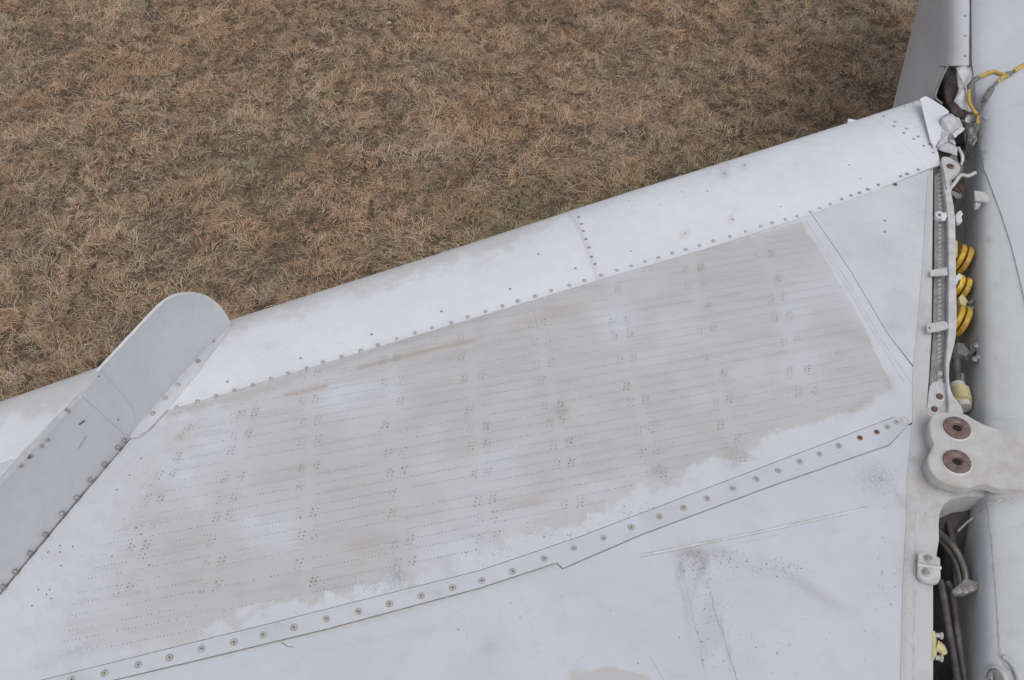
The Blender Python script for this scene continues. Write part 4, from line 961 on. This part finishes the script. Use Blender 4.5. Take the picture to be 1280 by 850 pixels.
def grass_mesh(n, x0, x1, y0, y1, wmul, seed, cull=None):
    R = np.random.default_rng(seed)
    x = R.uniform(x0, x1, n); y = R.uniform(y0, y1, n)
    cl = .65*fbm(x, y, .115, 31, 2)+.35*fbm(x, y, .4, 35, 2); cl = np.clip((cl-.5)*1.5+.5, 0, 1); cl2 = fbm(x, y, 1.1, 41, 3)
    keep = R.random(n) < np.clip(.62+1.2*(cl-.25), .55, 1)
    if cull is not None: keep &= ~cull(x, y)
    x, y, cl, cl2 = x[keep], y[keep], cl[keep], cl2[keep]; n = len(x)
    fl = (fbm(x, y, .4, 51, 3)-.5)*14+(vnoise(x, y, .07, 77)-.5)*7+.4
    ph = fl+R.normal(0, .8, n)
    green = np.clip((fbm(x, y, .5, 61, 3)-.56)*6, 0, 1)
    px, py = proj(x, y, 0*x)
    gzone = np.clip(.2+.8*np.exp(-((px-560)/260)**2-((py-230)/130)**2), 0, 1)
    gr = R.random(n) < (.02+.30*green*gzone)
    for gx, gy, rx, ry in ((410, 128, 24, 10), (325, 205, 28, 16), (540, 235, 20, 12), (350, 325, 12, 16)):
        gr |= (((px-gx)/rx)**2+((py-gy)/ry)**2 < R.random(n)*1.4) & (R.random(n) < .42)
    L = R.uniform(.03, .095, n)*(.55+.9*cl)*np.where(gr, .6, 1)*(1.1-.35*gzone*green)
    e0 = np.radians(R.uniform(5, 60, n)); bend = np.radians(R.uniform(12, 48, n))
    wd = R.uniform(.0006, .0014, n)*wmul
    seg = 3; P = np.zeros((n, seg+1, 3)); P[:, 0, 0] = x; P[:, 0, 1] = y; P[:, 0, 2] = .0
    e = e0.copy(); p2 = ph.copy(); curl = R.normal(0, .22, n)
    for k in range(seg):
        st = L/seg
        P[:, k+1, 0] = P[:, k, 0]+st*np.cos(e)*np.cos(p2); P[:, k+1, 1] = P[:, k, 1]+st*np.cos(e)*np.sin(p2); P[:, k+1, 2] = np.maximum(P[:, k, 2]+st*np.sin(e), .004)
        e = e-bend; p2 = p2+curl
    P[:, :, 2] += (cl[:, None])*.058
    side = np.stack([-np.sin(ph), np.cos(ph), R.normal(0, .45, n)], 1); side /= np.linalg.norm(side, axis=1)[:, None]
    V = np.zeros((n, 7, 3), np.float32)
    for k, f in enumerate((1, .9, .6)):
        V[:, 2*k] = P[:, k]-side*(wd*f)[:, None]; V[:, 2*k+1] = P[:, k]+side*(wd*f)[:, None]
    V[:, 6] = P[:, 3]
    base = (np.arange(n)*7)[:, None]
    quads = np.concatenate([base+np.array([0, 1, 3, 2]), base+np.array([2, 3, 5, 4])], 1).reshape(-1, 4); tris = (base+np.array([4, 5, 6]))
    me = bpy.data.meshes.new('grass'); me.vertices.add(n*7); me.vertices.foreach_set('co', V.ravel())
    loops = np.concatenate([quads.ravel(), tris.ravel()]).astype(np.int32)
    me.loops.add(len(loops)); me.loops.foreach_set('vertex_index', loops)
    nq = len(quads); nt = len(tris); me.polygons.add(nq+nt)
    me.polygons.foreach_set('loop_start', np.concatenate([np.arange(nq)*4, nq*4+np.arange(nt)*3]).astype(np.int32))
    me.update(calc_edges=True)
    pal = np.array([(.40, .31, .20), (.33, .235, .14), (.26, .165, .095), (.46, .38, .27), (.22, .16, .10), (.29, .155, .085), (.36, .32, .27)])
    pr = np.array([.2, .24, .18, .10, .12, .10, .06]); ci = R.choice(7, n, p=pr/pr.sum()); c = pal[ci]
    red = np.clip((cl2-.45)*3.5, 0, 1)[:, None]; c = c*(1-.28*red)+c*np.array([1.05, .84, .72])*.28*red; gy_ = c.mean(1, keepdims=True); c = c*.84+gy_*.16*np.array([1.1, .99, .93])
    tone = (.66+.64*fbm(x, y, .2, 91, 3))[:, None]; hu = ((fbm(x, y, .2, 123, 2)-.5)*2.4)[:, None]; c = c*(1+np.array([.05, -.03, -.08])*hu); c = c*tone
    gm = (green*gzone*.45)[:, None]; c = c*(1-gm)+np.array([.20, .19, .10])*gm
    c[gr] = np.stack([R.uniform(.10, .20, n), R.uniform(.15, .25, n), R.uniform(.06, .13, n)], 1)[gr]
    c = c*R.uniform(.85, 1.2, (n, 1))*np.array([1.50, 1.45, 1.44])
    C = np.ones((n, 7, 4), np.float32); C[:, :, :3] = c[:, None, :]
    at = me.attributes.new('blade_colour', 'FLOAT_COLOR', 'POINT'); at.data.foreach_set('color', C.ravel())
    return me
gm = bpy.data.materials.new('dry_grass_blades'); gm.use_nodes = True
gn = gm.node_tree.nodes; gl = gm.node_tree.links; at = gn.new('ShaderNodeAttribute'); at.attribute_name = 'blade_colour'
pb = gn['Principled BSDF']; gl.new(at.outputs['Color'], pb.inputs['Base Color']); pb.inputs['Roughness'].default_value = .7; pb.inputs['Specular IOR Level'].default_value = .2
inner = lambda x, y: (x > -4.7) & (x < 4.3) & (y > 2.2) & (y < 7.8)
g1 = obj('grass', grass_mesh(540000, -4.7, 4.3, 2.2, 7.8, 1.0, 5), None, gm); g1['kind'] = 'stuff'
g2 = obj('grass', grass_mesh(70000, -9, 9, -3, 13, 2.4, 6, inner), None, gm); g2['kind'] = 'stuff'

def scrap(px, py, sz, label):
    c = U(px, py, .07); bm = bmesh.new(); v = [bm.verts.new((c[0]+dx*sz, c[1]+dy*sz, c[2]+dz*sz)) for dx, dy, dz in ((-1, -.6, 0), (0, -.8, .5), (1, -.5, .1), (1.1, .5, .3), (0, .8, .7), (-.9, .6, .2), (0, 0, .75))]
    for i in range(6): bm.faces.new((v[i], v[(i+1) % 6], v[6]))
    r = bmesh.ops.solidify(bm, geom=bm.faces[:], thickness=.002)
    o = bm_obj('paper_scrap', bm, M['litter'], None); o['label'] = label; o['category'] = 'litter'
scrap(486, 29, .016, 'small crumpled white paper scrap lying in the dry grass far from the wing')
